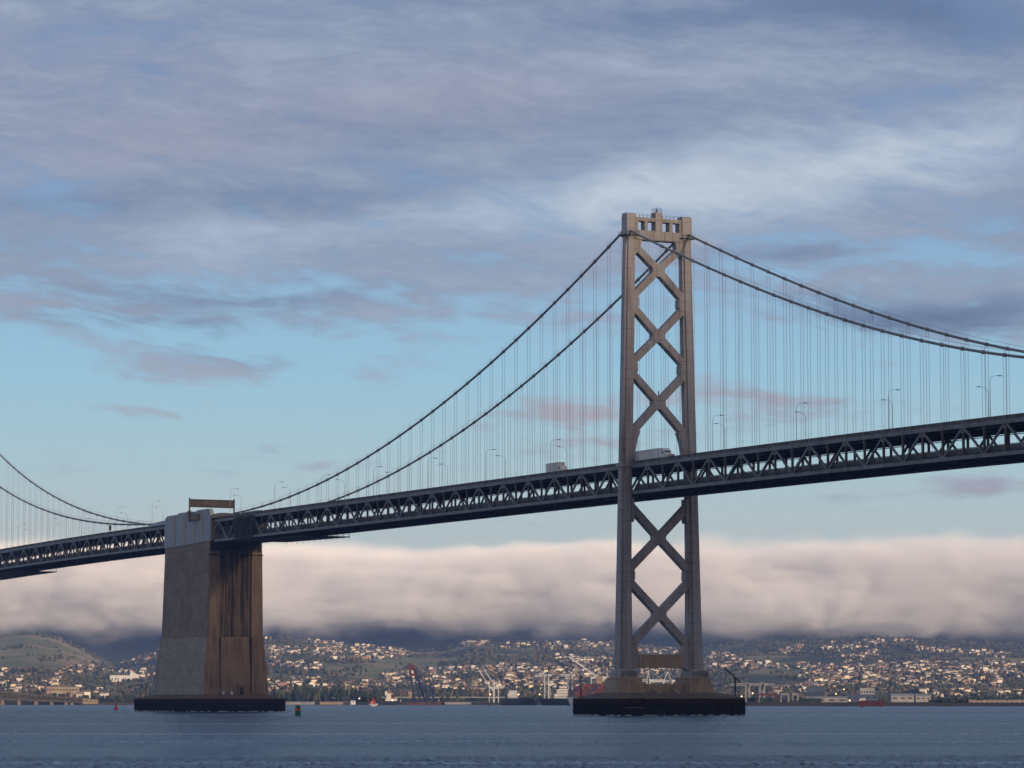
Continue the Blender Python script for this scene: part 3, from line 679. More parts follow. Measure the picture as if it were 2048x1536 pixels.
# ================================================================== WATER, SHORE, HILLS
def water_material():
    m = bpy.data.materials.new('bay_water'); m.use_nodes = True; nt = m.node_tree; nt.nodes.remove(nt.nodes['Principled BSDF'])
    g = nt.nodes.new('ShaderNodeNewGeometry'); x, y, z = sep(nt, g.outputs['Position'])
    a = x * FWH.x + y * FWH.y; t = x * RT.x + y * RT.y
    big = fbm(nt, comb(nt, a * 0.02, t * 0.003), 1.0, 4, 0.6, 0.6)
    w2 = fbm(nt, comb(nt, a * 0.5, t * 0.9), 0.9, 5, 0.65)
    bn = nt.nodes.new('ShaderNodeBump'); bn.inputs['Strength'].default_value = 0.8; bn.inputs['Distance'].default_value = 0.7
    nt.links.new(w2.o, bn.inputs['Height'])
    df = nt.nodes.new('ShaderNodeBsdfDiffuse'); nt.links.new(mixc(nt, big.step(0.35, 0.65), (0.004, 0.020, 0.055), (0.008, 0.028, 0.070)), df.inputs['Color'])
    tv = (x - CX) * FWH.x + (y - CY) * FWH.y; sv = (x - CX) * RT.x + (y - CY) * RT.y; bright_band = None      # bright bands across the water, their brightness mixed into the colour
    wob = (fbm(nt, comb(nt, sv * 0.012, 0.0), 1.0, 4, 0.6) - 0.5); brk = fbm(nt, comb(nt, tv * 0.12, sv * 0.05), 1.0, 4, 0.65)
    for t0, w0, a0, k0 in ((430.0, 5.0, 40.0, 1.0), (231.0, 2.2, 14.0, 1.0), (352.0, 2.5, 26.0, 0.6), (620.0, 11.0, 80.0, 0.6), (980.0, 26.0, 160.0, 0.7)):
        q = ((tv - t0 + wob * a0) / w0).pw(2.0)._m('MULTIPLY', -1.0).exp() * k0; bright_band = q if bright_band is None else bright_band.mx(q)
    bright_band = bright_band * brk.step(0.30, 0.60)
    nt.links.new(mixc(nt, bright_band * 0.55, mixc(nt, big.step(0.35, 0.65), (0.006, 0.022, 0.044), (0.011, 0.031, 0.057)), (0.30, 0.36, 0.42)), df.inputs['Color'])
    gl = nt.nodes.new('ShaderNodeBsdfGlossy'); gl.inputs['Roughness'].default_value = 0.17; gl.inputs['Color'].default_value = (0.80, 0.90, 1.0, 1)
    fr = nt.nodes.new('ShaderNodeFresnel'); fr.inputs['IOR'].default_value = 1.33
    for n in (df, gl, fr): nt.links.new(bn.outputs[0], n.inputs['Normal'])
    mx = nt.nodes.new('ShaderNodeMixShader'); nt.links.new((V(nt, fr.outputs[0]) * 0.68).o, mx.inputs[0]); nt.links.new(df.outputs[0], mx.inputs[1]); nt.links.new(gl.outputs[0], mx.inputs[2])
    fd = nt.nodes.new('ShaderNodeBsdfDiffuse'); fd.inputs['Color'].default_value = (0.42, 0.50, 0.58, 1); m2 = nt.nodes.new('ShaderNodeMixShader')
    nt.links.new((bright_band * 0.62).o, m2.inputs[0]); nt.links.new(mx.outputs[0], m2.inputs[1]); nt.links.new(fd.outputs[0], m2.inputs[2])
    nt.links.new(m2.outputs[0], nt.nodes['Material Output'].inputs['Surface'])
    return m
wr = np.random.default_rng(3)
WAVES = []
for i in range(130):
    la, lc = 2.2 * (3.6 ** wr.random()), 0.5 * (5.0 ** wr.random())
    WAVES.append((lc, 2 * math.pi / la, 2 * math.pi / lc * wr.choice([-1, 1]), wr.uniform(0, 6.28), 0.0105 * (lc / 1.2) ** 0.5))
def waves(s, t, dt):
    z = np.zeros_like(s); gust = 0.75 + 0.45 * np.sin(t / 61.0 + 1.6 * np.sin(s / 170.0) + 0.4) * np.sin(s / 97.0 - t / 240.0) 
    calm = np.clip((np.sin(t / 46.0 + 0.9 * np.sin(s / 210.0 + 2) + np.sin(t / 133.0)) - 0.80) / 0.15, 0, 1)
    for t0, w0, a0 in ((428.0, 13.0, 7.0), (226.0, 5.0, 3.0), (620.0, 22.0, 9.0), (352.0, 4.0, 5.0), (980.0, 40.0, 20.0)):
        cl = np.exp(-((t - t0 - a0 * np.sin(s / 31.0 + t0) - a0 * 0.6 * np.sin(s / 13.0)) / w0) ** 2) * np.clip(0.65 + 0.6 * np.sin(s / 47.0 + t0 * 0.3), 0.2, 1); calm = np.maximum(calm, cl)
    for lam, ka, kc, ph, am in WAVES:
        z += am * np.sin(ka * t + kc * s + ph)
    return z * gust * (1 - 0.82 * calm) * (0.85 + 0.65 * np.clip((t - 330.0) / 350.0, 0, 1))
wy_ = np.concatenate([np.arange(1640, 1500, -0.33), np.arange(1500, 1420, -0.5), np.arange(1420, 1408, -0.3)]); wt = CH * FOC / (wy_ - 1399.7); wt = np.concatenate([[-100.0, 0.0, 60.0], wt, [3150.0]])
wx_ = np.linspace(-900, 2950, 980); dtt = np.gradient(wt)
SS = (wx_[None, :] - 1024) / FOC * np.maximum(wt, 60.0)[:, None]; TT = np.repeat(wt[:, None], len(wx_), 1)
SS[:3] = np.linspace(-160, 160, len(wx_))[None, :]
ZZ = waves(SS, TT, np.repeat(dtt[:, None], len(wx_), 1)); ZZ[:3] = 0
PX = CX + FWH.x * TT + RT.x * SS; PY = CY + FWH.y * TT + RT.y * SS
nr, ncw = PX.shape; me = bpy.data.meshes.new('water'); me.vertices.add(nr * ncw)
me.vertices.foreach_set('co', np.stack([PX, PY, ZZ], 2).astype(np.float32).ravel())
ii = (np.arange(nr - 1)[:, None] * ncw + np.arange(ncw - 1)[None, :]).ravel(); quads = np.stack([ii, ii + ncw, ii + ncw + 1, ii + 1], 1)[:, ::-1].astype(np.int32)
me.loops.add(quads.size); me.loops.foreach_set('vertex_index', np.ascontiguousarray(quads).ravel()); me.polygons.add(len(quads))
me.polygons.foreach_set('loop_start', np.arange(0, quads.size, 4, dtype=np.int32)); me.polygons.foreach_set('use_smooth', np.ones(len(quads), bool))
me.update(calc_edges=True); me.materials.append(water_material()); wo = bpy.data.objects.new('water', me); COL.objects.link(wo)
tag(wo, 'dark blue choppy bay water', 'water', kind='structure')
m = MB(); m.add([land(-3300, -140, -0.45), land(3300, -140, -0.45), land(3300, 3200, -0.45), land(-3300, 3200, -0.45)], [(0, 1, 2, 3)])
tag(m.build('open_water', water_material()), 'flat open water beyond the choppy part', 'water', kind='structure')
# unseen hill added behind the camera, sized to shade the bay and the bridge
V_, F_ = [], []; sa_ = R(12.0); sdv = Vector((math.cos(sa_), math.sin(sa_), 0)); pdv = Vector((-math.sin(sa_), math.cos(sa_), 0))
for j in range(16):
    for i in range(60):
        u, w = -1500 + i * 50.0, j / 15.0
        hgt = 392 * math.sin(math.pi * w) ** 0.8 * min(1, (1500 - abs(u)) / 350.0) ** 0.7 + mnoise.noise(Vector((u / 180, w * 3, 0))) * 16 * math.sin(math.pi * w)
        V_.append(sdv * (1250 + 520 * w) + pdv * u + Vector((0, 0, max(-1, hgt) if 0 < j < 15 else -1.5)))
for j in range(15):
    for i in range(59): F_.append((j * 60 + i, j * 60 + i + 1, (j + 1) * 60 + i + 1, (j + 1) * 60 + i))
SHADE_HILL = (V_, F_)

SX = ([-900, 900, 1250, 1480, 2900], [2950, 2860, 2780, 2330, 2230])
shore = lambda x: float(np.interp(x, *SX))
SK = ([-700, -300, 0, 60, 120, 180, 235, 275, 320, 420, 530, 600, 660, 760, 830, 885, 950, 1010, 1100, 1220, 1320, 1400, 1480, 1620, 1740, 1830, 1950, 2048, 2400, 2900],
      [1290, 1278, 1270, 1263, 1274, 1303, 1331, 1318, 1301, 1290, 1276, 1277, 1285, 1295, 1303, 1299, 1280, 1285, 1283, 1285, 1297, 1298, 1285, 1280, 1275, 1276, 1285, 1291, 1296, 1290])
T0, T1 = 3700.0, 7000.0
def hz(x, t):
    """height of the land on bearing x, t metres out"""
    if t < T0: return 2.6
    q = min(1.0, (t - T0) / (T1 - T0)); sy = float(np.interp(x, *SK))
    s = (x - 1024) / FOC * t
    n = mnoise.fractal(Vector((s / 260, t / 420, 3.1)), 0.9, 2.0, 4)
    ya = 1402.6 - (1402.6 - sy) * (q ** 0.93) + n * 9.0 * math.sin(math.pi * min(1, q * 1.02)) ** 0.8
    return CH + (1399.7 - ya) / FOC * t
xs_ = np.arange(-560, 2640, 8.0); ts_ = np.concatenate([np.linspace(0, 1, 12)[:-1], np.linspace(0, 1, 110) + 1.0])
V_, F_ = [], []
for tt in ts_:
    for x in xs_:
        t = shore(x) + (T0 - shore(x)) * tt if tt < 1 else T0 + (T1 - T0) * (tt - 1)
        V_.append(bearing(x, t, hz(x, t)))
nx = len(xs_)
for j in range(len(ts_) - 1):
    for i in range(nx - 1): F_.append((j * nx + i, j * nx + i + 1, (j + 1) * nx + i + 1, (j + 1) * nx + i))
k = len(V_)                                               # seawall down into the bay and a back slope
for x in xs_: V_.append(bearing(x, shore(x) - 1.0, -2.0))
for i in range(nx - 1): F_.append((k + i, k + i + 1, i + 1, i))
k2 = len(V_); j = len(ts_) - 1
for x in xs_: V_.append(bearing(x, T1 + 350, 0.0))
for i in range(nx - 1): F_.append((j * nx + i, j * nx + i + 1, k2 + i + 1, k2 + i))
def hill_material():
    m = bpy.data.materials.new('hill_ground'); m.use_nodes = True; nt = m.node_tree; b = nt.nodes['Principled BSDF']
    b.inputs['Roughness'].default_value = 0.95; b.inputs['Specular IOR Level'].default_value = 0.1
    g = nt.nodes.new('ShaderNodeNewGeometry'); x, y, z = sep(nt, g.outputs['Position']); v = comb(nt, x, y, z * 3.0)
    grass = mixc(nt, fbm(nt, v, 0.006, 4).step(0.42, 0.6), (0.17, 0.175, 0.065), (0.32, 0.235, 0.13))
    wood = mixc(nt, fbm(nt, v, 0.03, 4).step(0.4, 0.6), (0.036, 0.047, 0.030), (0.080, 0.080, 0.046))
    hs = (x - CX) * RT.x + (y - CY) * RT.y; ht = (x - CX) * FWH.x + (y - CY) * FWH.y; mead = None
    for px, tt, rx, rt, w in ((50, 6300, 190, 900, .34), (150, 6200, 90, 700, .22), (800, 6000, 95, 700, .26), (860, 5600, 60, 500, .18), (740, 5300, 70, 400, .14), (1560, 5300, 95, 650, .30), (1040, 5800, 80, 500, .14), (600, 6600, 90, 400, .16)):
        q = (((hs - (px - 1024) / FOC * tt) / rx).pw(2.0) + ((ht - tt) / rt).pw(2.0))._m('MULTIPLY', -1.0).exp() * w; mead = q if mead is None else mead + q
    f = (fbm(nt, v, 0.0042, 6, 0.62, 0.4) + mead).step(0.49, 0.60)
    c = mixc(nt, f, wood, grass)
    c = mixc(nt, z.step(9.0, 3.2), c, (0.06, 0.055, 0.05))
    nt.links.new(c, b.inputs['Base Color'])
    bn = nt.nodes.new('ShaderNodeBump'); bn.inputs['Distance'].default_value = 5.0; bn.inputs['Strength'].default_value = 0.6
    nt.links.new(fbm(nt, v, 0.02, 5).o, bn.inputs['Height']); nt.links.new(bn.outputs[0], b.inputs['Normal'])
    return m
hm = MB(); hm.v = [tuple(p) for p in V_]; hm.f = F_; hm.mi = [0] * len(F_)
_ch = MB(); _ch.v = [tuple(p) for p in SHADE_HILL[0]]; _ch.f = SHADE_HILL[1]; _ch.mi = [0] * len(SHADE_HILL[1])
tag(_ch.build('added_shade_hill', hill_material(), smooth=True), 'added unseen hill behind the camera, shading the bridge', 'hill', kind='structure')
HILLS = tag(hm.build('hills', hill_material(), smooth=True), 'grassy and wooded city hills beyond the bay', 'hills', kind='structure')

# the high wooded ridge behind, its top inside the cloud
V_, F_ = [], []; xs2 = np.arange(-900, 2960, 20.0); n2 = 40
for j in range(n2):
    t = 7500 + j * 60.0
    for x in xs2:
        s = (x - 1024) / FOC * t
        z = 285 * min(1, (j / 24.0)) ** 0.8 + mnoise.fractal(Vector((s / 330, t / 330, 8.0)), 0.9, 2.0, 4) * 75 * min(1, j / 20)
        V_.append(bearing(x, t, z if j else 0.0))
nx2 = len(xs2)
for j in range(n2 - 1):
    for i in range(nx2 - 1): F_.append((j * nx2 + i, j * nx2 + i + 1, (j + 1) * nx2 + i + 1, (j + 1) * nx2 + i))
hm = MB(); hm.v = [tuple(p) for p in V_]; hm.f = F_; hm.mi = [0] * len(F_)
tag(hm.build('mountain_ridge', material('ridge_forest', (0.016, 0.026, 0.024), (0.028, 0.036, 0.03), 0.01, 0.95), smooth=True), 'dark wooded ridge rising into the low cloud', 'ridge', kind='structure')

def hit(x, y):
    """where the sight line through (x, y) of the 2048-wide photograph lands on the hills, as a ground point"""
    lo = T0
    f = lambda t: CH + (1399.7 - y) / FOC * t - hz(x, t)
    prev = f(T0)
    for t in np.arange(T0 + 40, T1 + 1, 40):
        c = f(t)
        if c <= 0:
            a, b = t - 40, t
            for _ in range(6):
                mid = (a + b) / 2
                if f(mid) <= 0: b = mid
                else: a = mid
            return bearing(x, b, hz(x, b)), b
        prev = c
    return None, None

# ------------------------------------------------------------------ hillside houses
W_COL = [((0.86, 0.72, 0.50), 'cream'), ((0.62, 0.56, 0.50), 'pale grey'), ((0.88, 0.80, 0.68), 'white'), ((0.70, 0.48, 0.29), 'tan'), ((0.62, 0.36, 0.22), 'brick-coloured')]
R_COL = [(0.15, 0.115, 0.09), (0.22, 0.16, 0.12), (0.14, 0.13, 0.125), (0.28, 0.23, 0.17)]
wmat = [material('stucco_' + n.replace(' ', '_').replace('-', '_'), c, tuple(v * 0.86 for v in c), 0.2, 0.8) for c, n in W_COL]
rmat = [material('roof_' + n, c, None, 0.3, 0.85) for c, n in zip(R_COL, ('brown', 'red', 'slate', 'tan'))]
def house_solid(m, w, l, h, kind, mi):
    """walls, roof and dark window strips of one house, local coordinates, front towards -Y"""
    m.m = mi[0]; m.box(-w / 2, w / 2, -l / 2, l / 2, -2.5, h)
    m.m = mi[1]
    if kind == 0:
        o = 0.4; rh = 0.28 * l
        m.add([(-w / 2 - o, -l / 2 - o, h), (w / 2 + o, -l / 2 - o, h), (w / 2 + o, l / 2 + o, h), (-w / 2 - o, l / 2 + o, h), (-w / 2 - o, 0, h + rh), (w / 2 + o, 0, h + rh)], [(0, 1, 5, 4), (2, 3, 4, 5), (0, 4, 3), (1, 2, 5), (0, 3, 2, 1)])
    elif kind == 1:
        o = 0.3; rh = 0.28 * w
        m.add([(-w / 2 - o, -l / 2 - o, h), (w / 2 + o, -l / 2 - o, h), (w / 2 + o, l / 2 + o, h), (-w / 2 - o, l / 2 + o, h), (0, -l / 2 - o, h + rh), (0, l / 2 + o, h + rh)], [(0, 4, 5, 3), (1, 2, 5, 4), (0, 1, 4), (2, 3, 5), (0, 3, 2, 1)])
    else:
        m.box(-w / 2 - 0.2, w / 2 + 0.2, -l / 2 - 0.2, l / 2 + 0.2, h, h + 0.35)
    m.m = mi[2]
    k = max(2, int(w / 3.2))
    for fl in range(max(1, int(h / 2.9))):
        for i in range(k):
            xx = -w / 2 + (i + 0.5) * w / k; m.box(xx - 0.55, xx + 0.55, -l / 2 - 0.05, -l / 2 + 0.05, 0.9 + fl * 2.8, 2.2 + fl * 2.8)
protos = []
for i in range(20):
    wi, ri = (0, 2, 0, 1, 2, 0, 3, 1, 4, 0)[i % 10], (0, 2, 3, 0, 1, 2, 1, 0, 0, 1)[(i * 3) % 10]
    w, l, h = rng.uniform(6.5, 11.5), rng.uniform(7, 10), (3.2, 5.8, 5.8, 6.2, 8.4)[i % 5]
    if i >= 18: w, h = w * 2.0, 5.8
    m = MB(); house_solid(m, w, l, h, (0, 1, 2, 0)[i % 4], (0, 1, 2)); protos.append((m, wi, ri, w))
PM = []
for m, wi, ri, w in protos:
    o = m.build('house', [wmat[wi], rmat[ri], glass], local=True); PM.append(o.data); bpy.data.objects.remove(o)
# strips of houses: (x0, y0, x1, y1, half-thickness, count, where)
STRIPS = [(0, 1372, 225, 1392, 9, 70, 'on the flat land behind the low trestle bridge'), (0, 1350, 130, 1368, 8, 22, 'on the lower slope of the bare left-hand hill'),
          (112, 1346, 190, 1336, 8, 18, 'on the slope in the valley left of the anchorage'), (238, 1330, 316, 1306, 9, 34, 'on the slope just left of the anchorage'), (200, 1345, 315, 1352, 6, 16, 'around the long white hall left of the anchorage'),
          (528, 1306, 610, 1303, 7, 46, 'on the slope just right of the anchorage, upper terrace'), (540, 1326, 645, 1336, 7, 34, 'on the slope just right of the anchorage, lower terrace'),
          (530, 1278, 570, 1271, 3, 9, 'on the hilltop right of the anchorage, under the cloud'), (612, 1282, 690, 1290, 3, 16, 'along the crest of the terraced hill, under the cloud'),
          (630, 1302, 825, 1304, 8, 135, 'in the dense terraces on the hill between anchorage and tower'), (670, 1318, 790, 1312, 4, 24, 'below the dense terraces between anchorage and tower'),
          (530, 1372, 640, 1366, 9, 40, 'among the dark trees right of the anchorage fender'), (650, 1380, 760, 1368, 8, 36, 'on the flats left of the blue and red derrick'),
          (760, 1362, 900, 1358, 14, 80, 'around the blue and red derrick'), (850, 1348, 1010, 1344, 9, 80, 'along the foot of the hills left of the white boom cranes'),
          (850, 1372, 1000, 1376, 10, 70, 'on the flats behind the white boom cranes'), (925, 1290, 972, 1288, 3, 16, 'in a small cluster high under the cloud between anchorage and tower'), (845, 1300, 850, 1301, 2, 1, 'standing alone on the open hilltop'),
          (1000, 1296, 1080, 1288, 4, 10, 'scattered on the high slope left of the tower'), (1085, 1294, 1222, 1288, 7, 60, 'in the high row left of the tower'),
          (1112, 1318, 1180, 1326, 7, 34, 'on the spur left of the tower'), (1185, 1320, 1222, 1324, 5, 8, 'on the spur next to the tower leg'),
          (1000, 1343, 1222, 1345, 10, 150, 'in the sunlit district left of the tower base'), (1000, 1368, 1215, 1366, 12, 110, 'on the flats behind the moored ships'),
          (1276, 1302, 1368, 1306, 5, 14, 'between the tower legs, high up'), (1276, 1340, 1372, 1342, 6, 40, 'between the tower legs under the bottom strut'),
          (1412, 1312, 1478, 1318, 7, 20, 'just right of the tower leg'), (1408, 1336, 1482, 1332, 8, 20, 'right of the tower foot'),
          (1560, 1304, 1600, 1298, 6, 26, 'in a cluster on the upper right-hand slope nearest the tower'), (1480, 1332, 1640, 1334, 6, 34, 'above the green field right of the tower'),
          (1640, 1296, 1760, 1290, 8, 36, 'on the upper right-hand slope'), (1690, 1320, 1750, 1308, 6, 40, 'in the bright cluster on the right-hand slope'), (1760, 1288, 1830, 1284, 5, 16, 'on the highest right-hand crest'),
          (1830, 1298, 2015, 1314, 4, 44, 'in the long row on the right-hand crest'), (1600, 1346, 1760, 1342, 10, 120, 'in the middle of the right-hand slope'),
          (1760, 1336, 1940, 1342, 12, 170, 'in the bright middle of the right-hand hillside'), (1940, 1336, 2060, 1344, 12, 60, 'at the far right of the hillside'),
          (1620, 1364, 1800, 1366, 12, 110, 'on the lower right-hand slope'), (1800, 1366, 2000, 1368, 10, 80, 'at the foot of the right-hand hillside'),
          (1550, 1383, 1640, 1372, 6, 26, 'behind the grey harbour gantries'), (1840, 1388, 2050, 1388, 5, 36, 'on the flats above the long beige shed')]
cand = []
for x0, y0, x1, y1, th, n, where in STRIPS:
    pts = []
    n = int(n * 1.6)
    for i in range(n * 4):
        if len(pts) >= n: break
        u = rng.uniform(0, 1); x = x0 + (x1 - x0) * u + rng.normal(0, 2); y = y0 + (y1 - y0) * u + rng.uniform(-th, th)
        y = round(y / 2.6) * 2.6 + rng.uniform(-0.5, 0.5)                     # streets follow the contours
        if n > 40 and mnoise.fractal(Vector((x / 34.0, y / 9.0, 5.0)), 0.9, 2.0, 3) < -0.12 and rng.uniform() < 0.85: continue
        if any(abs(x - a) < 3.6 and abs(y - b) < 1.4 for a, b in pts): continue
        pts.append((x, y))
    for x, y in pts:
        p, t = hit(x, y)
        if p is None: continue
        cand.append((t, p, where))
cand.sort(key=lambda c: c[0])
seen_names = {}
def house_rot(): return YAW_FACE + rng.choice([0, 0, 0, math.pi / 2]) + rng.uniform(-0.45, 0.45)
YAW_FACE = math.atan2(FWH.y, FWH.x) - math.pi / 2
rest = MB(); rest_mats = wmat + rmat + [glass]
bynames = {}
order = list(range(len(cand))); rng.shuffle(order)
for k, (t, p, where) in enumerate(cand):
    i = int(rng.integers(0, 20)); rz = house_rot(); sc = rng.uniform(0.45, 0.85)
    m, wi, ri, w = protos[i]
    if k < 296:
        o = bpy.data.objects.new('house', PM[i]); COL.objects.link(o); o.location = p; o.rotation_euler = (0, 0, rz); o.scale = (sc, sc, sc)
        tag(o, 'small %s house %s' % (W_COL[wi][1], where), 'house', 'small houses ' + where)
    else:
        M = Matrix.Translation(p) @ Matrix.Rotation(rz, 4, 'Z') @ Matrix.Scale(sc, 4)
        kk = len(rest.v); rest.v += [tuple(M @ Vector(v)) for v in m.v]; rest.f += [tuple(a + kk for a in f) for f in m.f]
        rest.mi += [(wi, 5 + ri, 9)[q] for q in m.mi]
tag(rest.build('distant_houses', rest_mats), 'pale houses massed over the far hillsides', 'houses', kind='stuff')
HOUSE_XY = np.array([(c[1].x, c[1].y) for c in cand])

# ------------------------------------------------------------------ woods on the slopes and flats (leafy clumps, uncountable)
def clump_mesh(nv=7, seed=0):
    r_ = np.random.default_rng(seed); bm = bmesh.new(); bmesh.ops.create_icosphere(bm, subdivisions=1, radius=1.0)
    vs = [Vector(v.co) * (0.72 + 0.5 * r_.random()) for v in bm.verts]; fs = [[v.index for v in f.verts] for f in bm.faces]; bm.free()
    return vs, fs
clumps = [clump_mesh(seed=i) for i in range(6)]
wm = MB(); leafm = [material('tree_leaf_' + n, c, None, 0.15, 0.9, spec=0.1) for n, c in (('dark', (0.030, 0.042, 0.027)), ('olive', (0.075, 0.082, 0.04)), ('brown', (0.14, 0.105, 0.065)))]
def add_clump(p, r, hgt, mi):
    vs, fs = clumps[int(rng.integers(0, 6))]; kk = len(wm.v); a = rng.uniform(0, 6.3); ca, sa = math.cos(a), math.sin(a)
    wm.v += [(p.x + (v.x * ca - v.y * sa) * r, p.y + (v.x * sa + v.y * ca) * r, p.z + hgt * 0.5 + v.z * hgt * 0.55) for v in vs]
    wm.f += [tuple(i + kk for i in f) for f in fs]; wm.mi += [mi] * len(fs)
for t, p, where in cand:
    for q in range(2):
        if rng.uniform() < 0.7:
            o_ = RT * rng.normal(0, 7) - FWH * rng.uniform(6, 16); g_ = p + o_
            add_clump(Vector((g_.x, g_.y, p.z - 0.6)), rng.uniform(1.6, 4.0), rng.uniform(3.0, 6.5), int(rng.choice([0, 0, 1, 2])))
cnt = 0
while cnt < 9000:
    x = rng.uniform(-250, 2300); t = T0 + (T1 - T0) * rng.uniform(0, 1) ** 0.9; s = (x - 1024) / FOC * t
    dens = mnoise.fractal(Vector((s / 160, t / 200, 1.7)), 0.9, 2.0, 4) + 0.18
    if x < 190 and t > 5200: dens -= 0.45
    if 1490 < x < 1640 and 4300 < t < 6000: dens -= 0.5
    if 720 < x < 880 and 5000 < t < 6800: dens -= 0.5
    if rng.uniform(0, 1) > 0.18 + dens * 1.1: 
        if rng.uniform() > 0.03: continue
    p = bearing(x, t, hz(x, t)); r = rng.uniform(1.8, 4.4)
    for q in range(int(rng.integers(1, 4))):
        add_clump(p + Vector((rng.normal(0, 4), rng.normal(0, 4), 0)), r * rng.uniform(0.6, 1.1), rng.uniform(3, 7), int(rng.choice([0, 0, 1, 1, 2, 2])))
    cnt += 1
for x0, x1, y, n, hh in ((528, 770, 1396, 420, (6, 17)), (165, 320, 1394, 150, (3, 8)), (-60, 165, 1394, 60, (2, 4)), (885, 1240, 1394, 200, (3, 8)), (1480, 1640, 1402, 150, (3, 7)), (1630, 2060, 1396, 300, (3, 8)), (1860, 2060, 1404, 200, (2, 4.5))):
    for i in range(n):
        x = rng.uniform(x0, x1); t = rng.uniform(2600 if y > 1400 else 3150, 3600) if y < 1404 else rng.uniform(2400, 2600)
        p = bearing(x, t, 2.4); h = rng.uniform(*hh) * (0.6 + 0.8 * abs(mnoise.noise(Vector((x / 22.0, 0.3, 0)))))
        for q in range(2): add_clump(p + Vector((rng.normal(0, 1.2), rng.normal(0, 1.2), q * h * 0.35)), rng.uniform(1.5, 3.2) * (1 - 0.35 * q), h * 0.75, int(rng.choice([0, 0, 0, 1])))
tag(wm.build('woods', leafm), 'dark trees covering the slopes and the flat land', 'woods', kind='stuff')

# ================================================================== HARBOUR AND FAR BUILDINGS
RZ = math.atan2(RT.y, RT.x)
class Spot:
    """a thing out in the harbour; local x runs to the right, y away, z up, in metres; s.p turns photograph pixels into them"""
    def __init__(s, name, x, t, z, label, cat, group=None, turn=0.0):
        s.x, s.t, s.z = x, t, z; s.k = t / FOC
        s.r = empty(name, bearing(x, t, z), label, cat, group, RZ + turn)
    def p(s, x, y, d=0.0): return ((x - s.x) * s.k, d, CH + (1399.7 - y) * s.k - s.z)
    def part(s, m, name, mat, parent=None): return m.build(name, mat, parent or s.r, local=True)
    def bx(s, m, x0, x1, y0, y1, d0, d1):
        a, b = s.p(x0, y1), s.p(x1, y0); return m.box(a[0], b[0], d0, d1, a[2], b[2])
def truss(m, p, q, h, n, w=0.5, wd=3.0):
    p, q = Vector(p), Vector(q); up = Vector((0, 0, h))
    for d in (0, wd):
        o = Vector((0, d, 0)); m.beam(p + o, q + o, w, w); m.beam(p + o + up, q + o + up, w, w)
        for k in range(n): a, b = p.lerp(q, k / n) + o, p.lerp(q, (k + 1) / n) + o; m.beam(a, b + up, w * 0.6, w * 0.6) if k % 2 else m.beam(a + up, b, w * 0.6, w * 0.6)

def raised_crane(x, t, legx, ytop, ybase, tip, label, mat, boomw=1.0):
    s = Spot('container_crane', x, t, 2.3, label, 'crane', 'ship-to-shore cranes on the quay')
    m = MB()
    for lx in legx:
        for d in (0, 9):
            m.beam(s.p(lx, ybase, d), s.p(lx, ytop, d), 0.75, 0.75)
        m.beam(s.p(lx, ytop + 8, 0), s.p(lx, ytop + 8, 9), 0.6, 0.6); m.beam(s.p(lx, ybase - 10, 0), s.p(lx, ytop + 10, 9), 0.35, 0.35)
    for yy in (ytop, ytop + (ybase - ytop) * 0.6):
        for d in (0, 9): m.beam(s.p(legx[0], yy, d), s.p(legx[-1], yy, d), 0.7, 0.8)
    s.part(m, 'portal_frame', mat)
    m = MB(); a, b = Vector(s.p(legx[0] + (legx[-1] - legx[0]) * 0.6, ytop + 2, 3)), Vector(s.p(*tip, 3))
    m.beam(a, b, boomw, boomw * 0.8); m.beam(a + Vector((0, 3, 0)), b + Vector((0, 3, 0)), boomw, boomw * 0.8)
    for k in range(10): m.beam(a.lerp(b, k / 10), a.lerp(b, (k + 1) / 10) + Vector((0, 3, 0)), 0.3, 0.3)
    s.part(m, 'boom', mat)
    m = MB(); ap = Vector(s.p(legx[-1] + 2, ytop - 16, 4)); m.beam(s.p(legx[-1], ytop, 1), ap, 0.4, 0.4); m.beam(s.p(legx[0], ytop, 7), ap, 0.35, 0.35); m.beam(ap, b, 0.16, 0.16); s.part(m, 'mast', mat)
    m = MB(); s.bx(m, legx[0] - 1, legx[-1] + 10, ytop - 3.5, ytop, 1, 8); s.part(m, 'machinery_house', mat)
    m = MB()
    for lx in legx: s.bx(m, lx - 1.5, lx + 1.5, ybase - 1.5, ybase, -1, 10)
    s.part(m, 'bogie', hull_dark)
    return s
raised_crane(988, 2740, (979, 987), 1377, 1407, (957, 1340), 'white harbour crane with raised boom, left one of the close pair', crane_white)
raised_crane(996, 2755, (989, 997), 1377, 1407, (968, 1338), 'white harbour crane with raised boom, right one of the close pair', crane_white)
raised_crane(1195, 2800, (1182, 1214), 1357, 1407, (1137, 1314), 'pale grey crane with a long boom raised left of the tower foot', crane_white, 1.5)
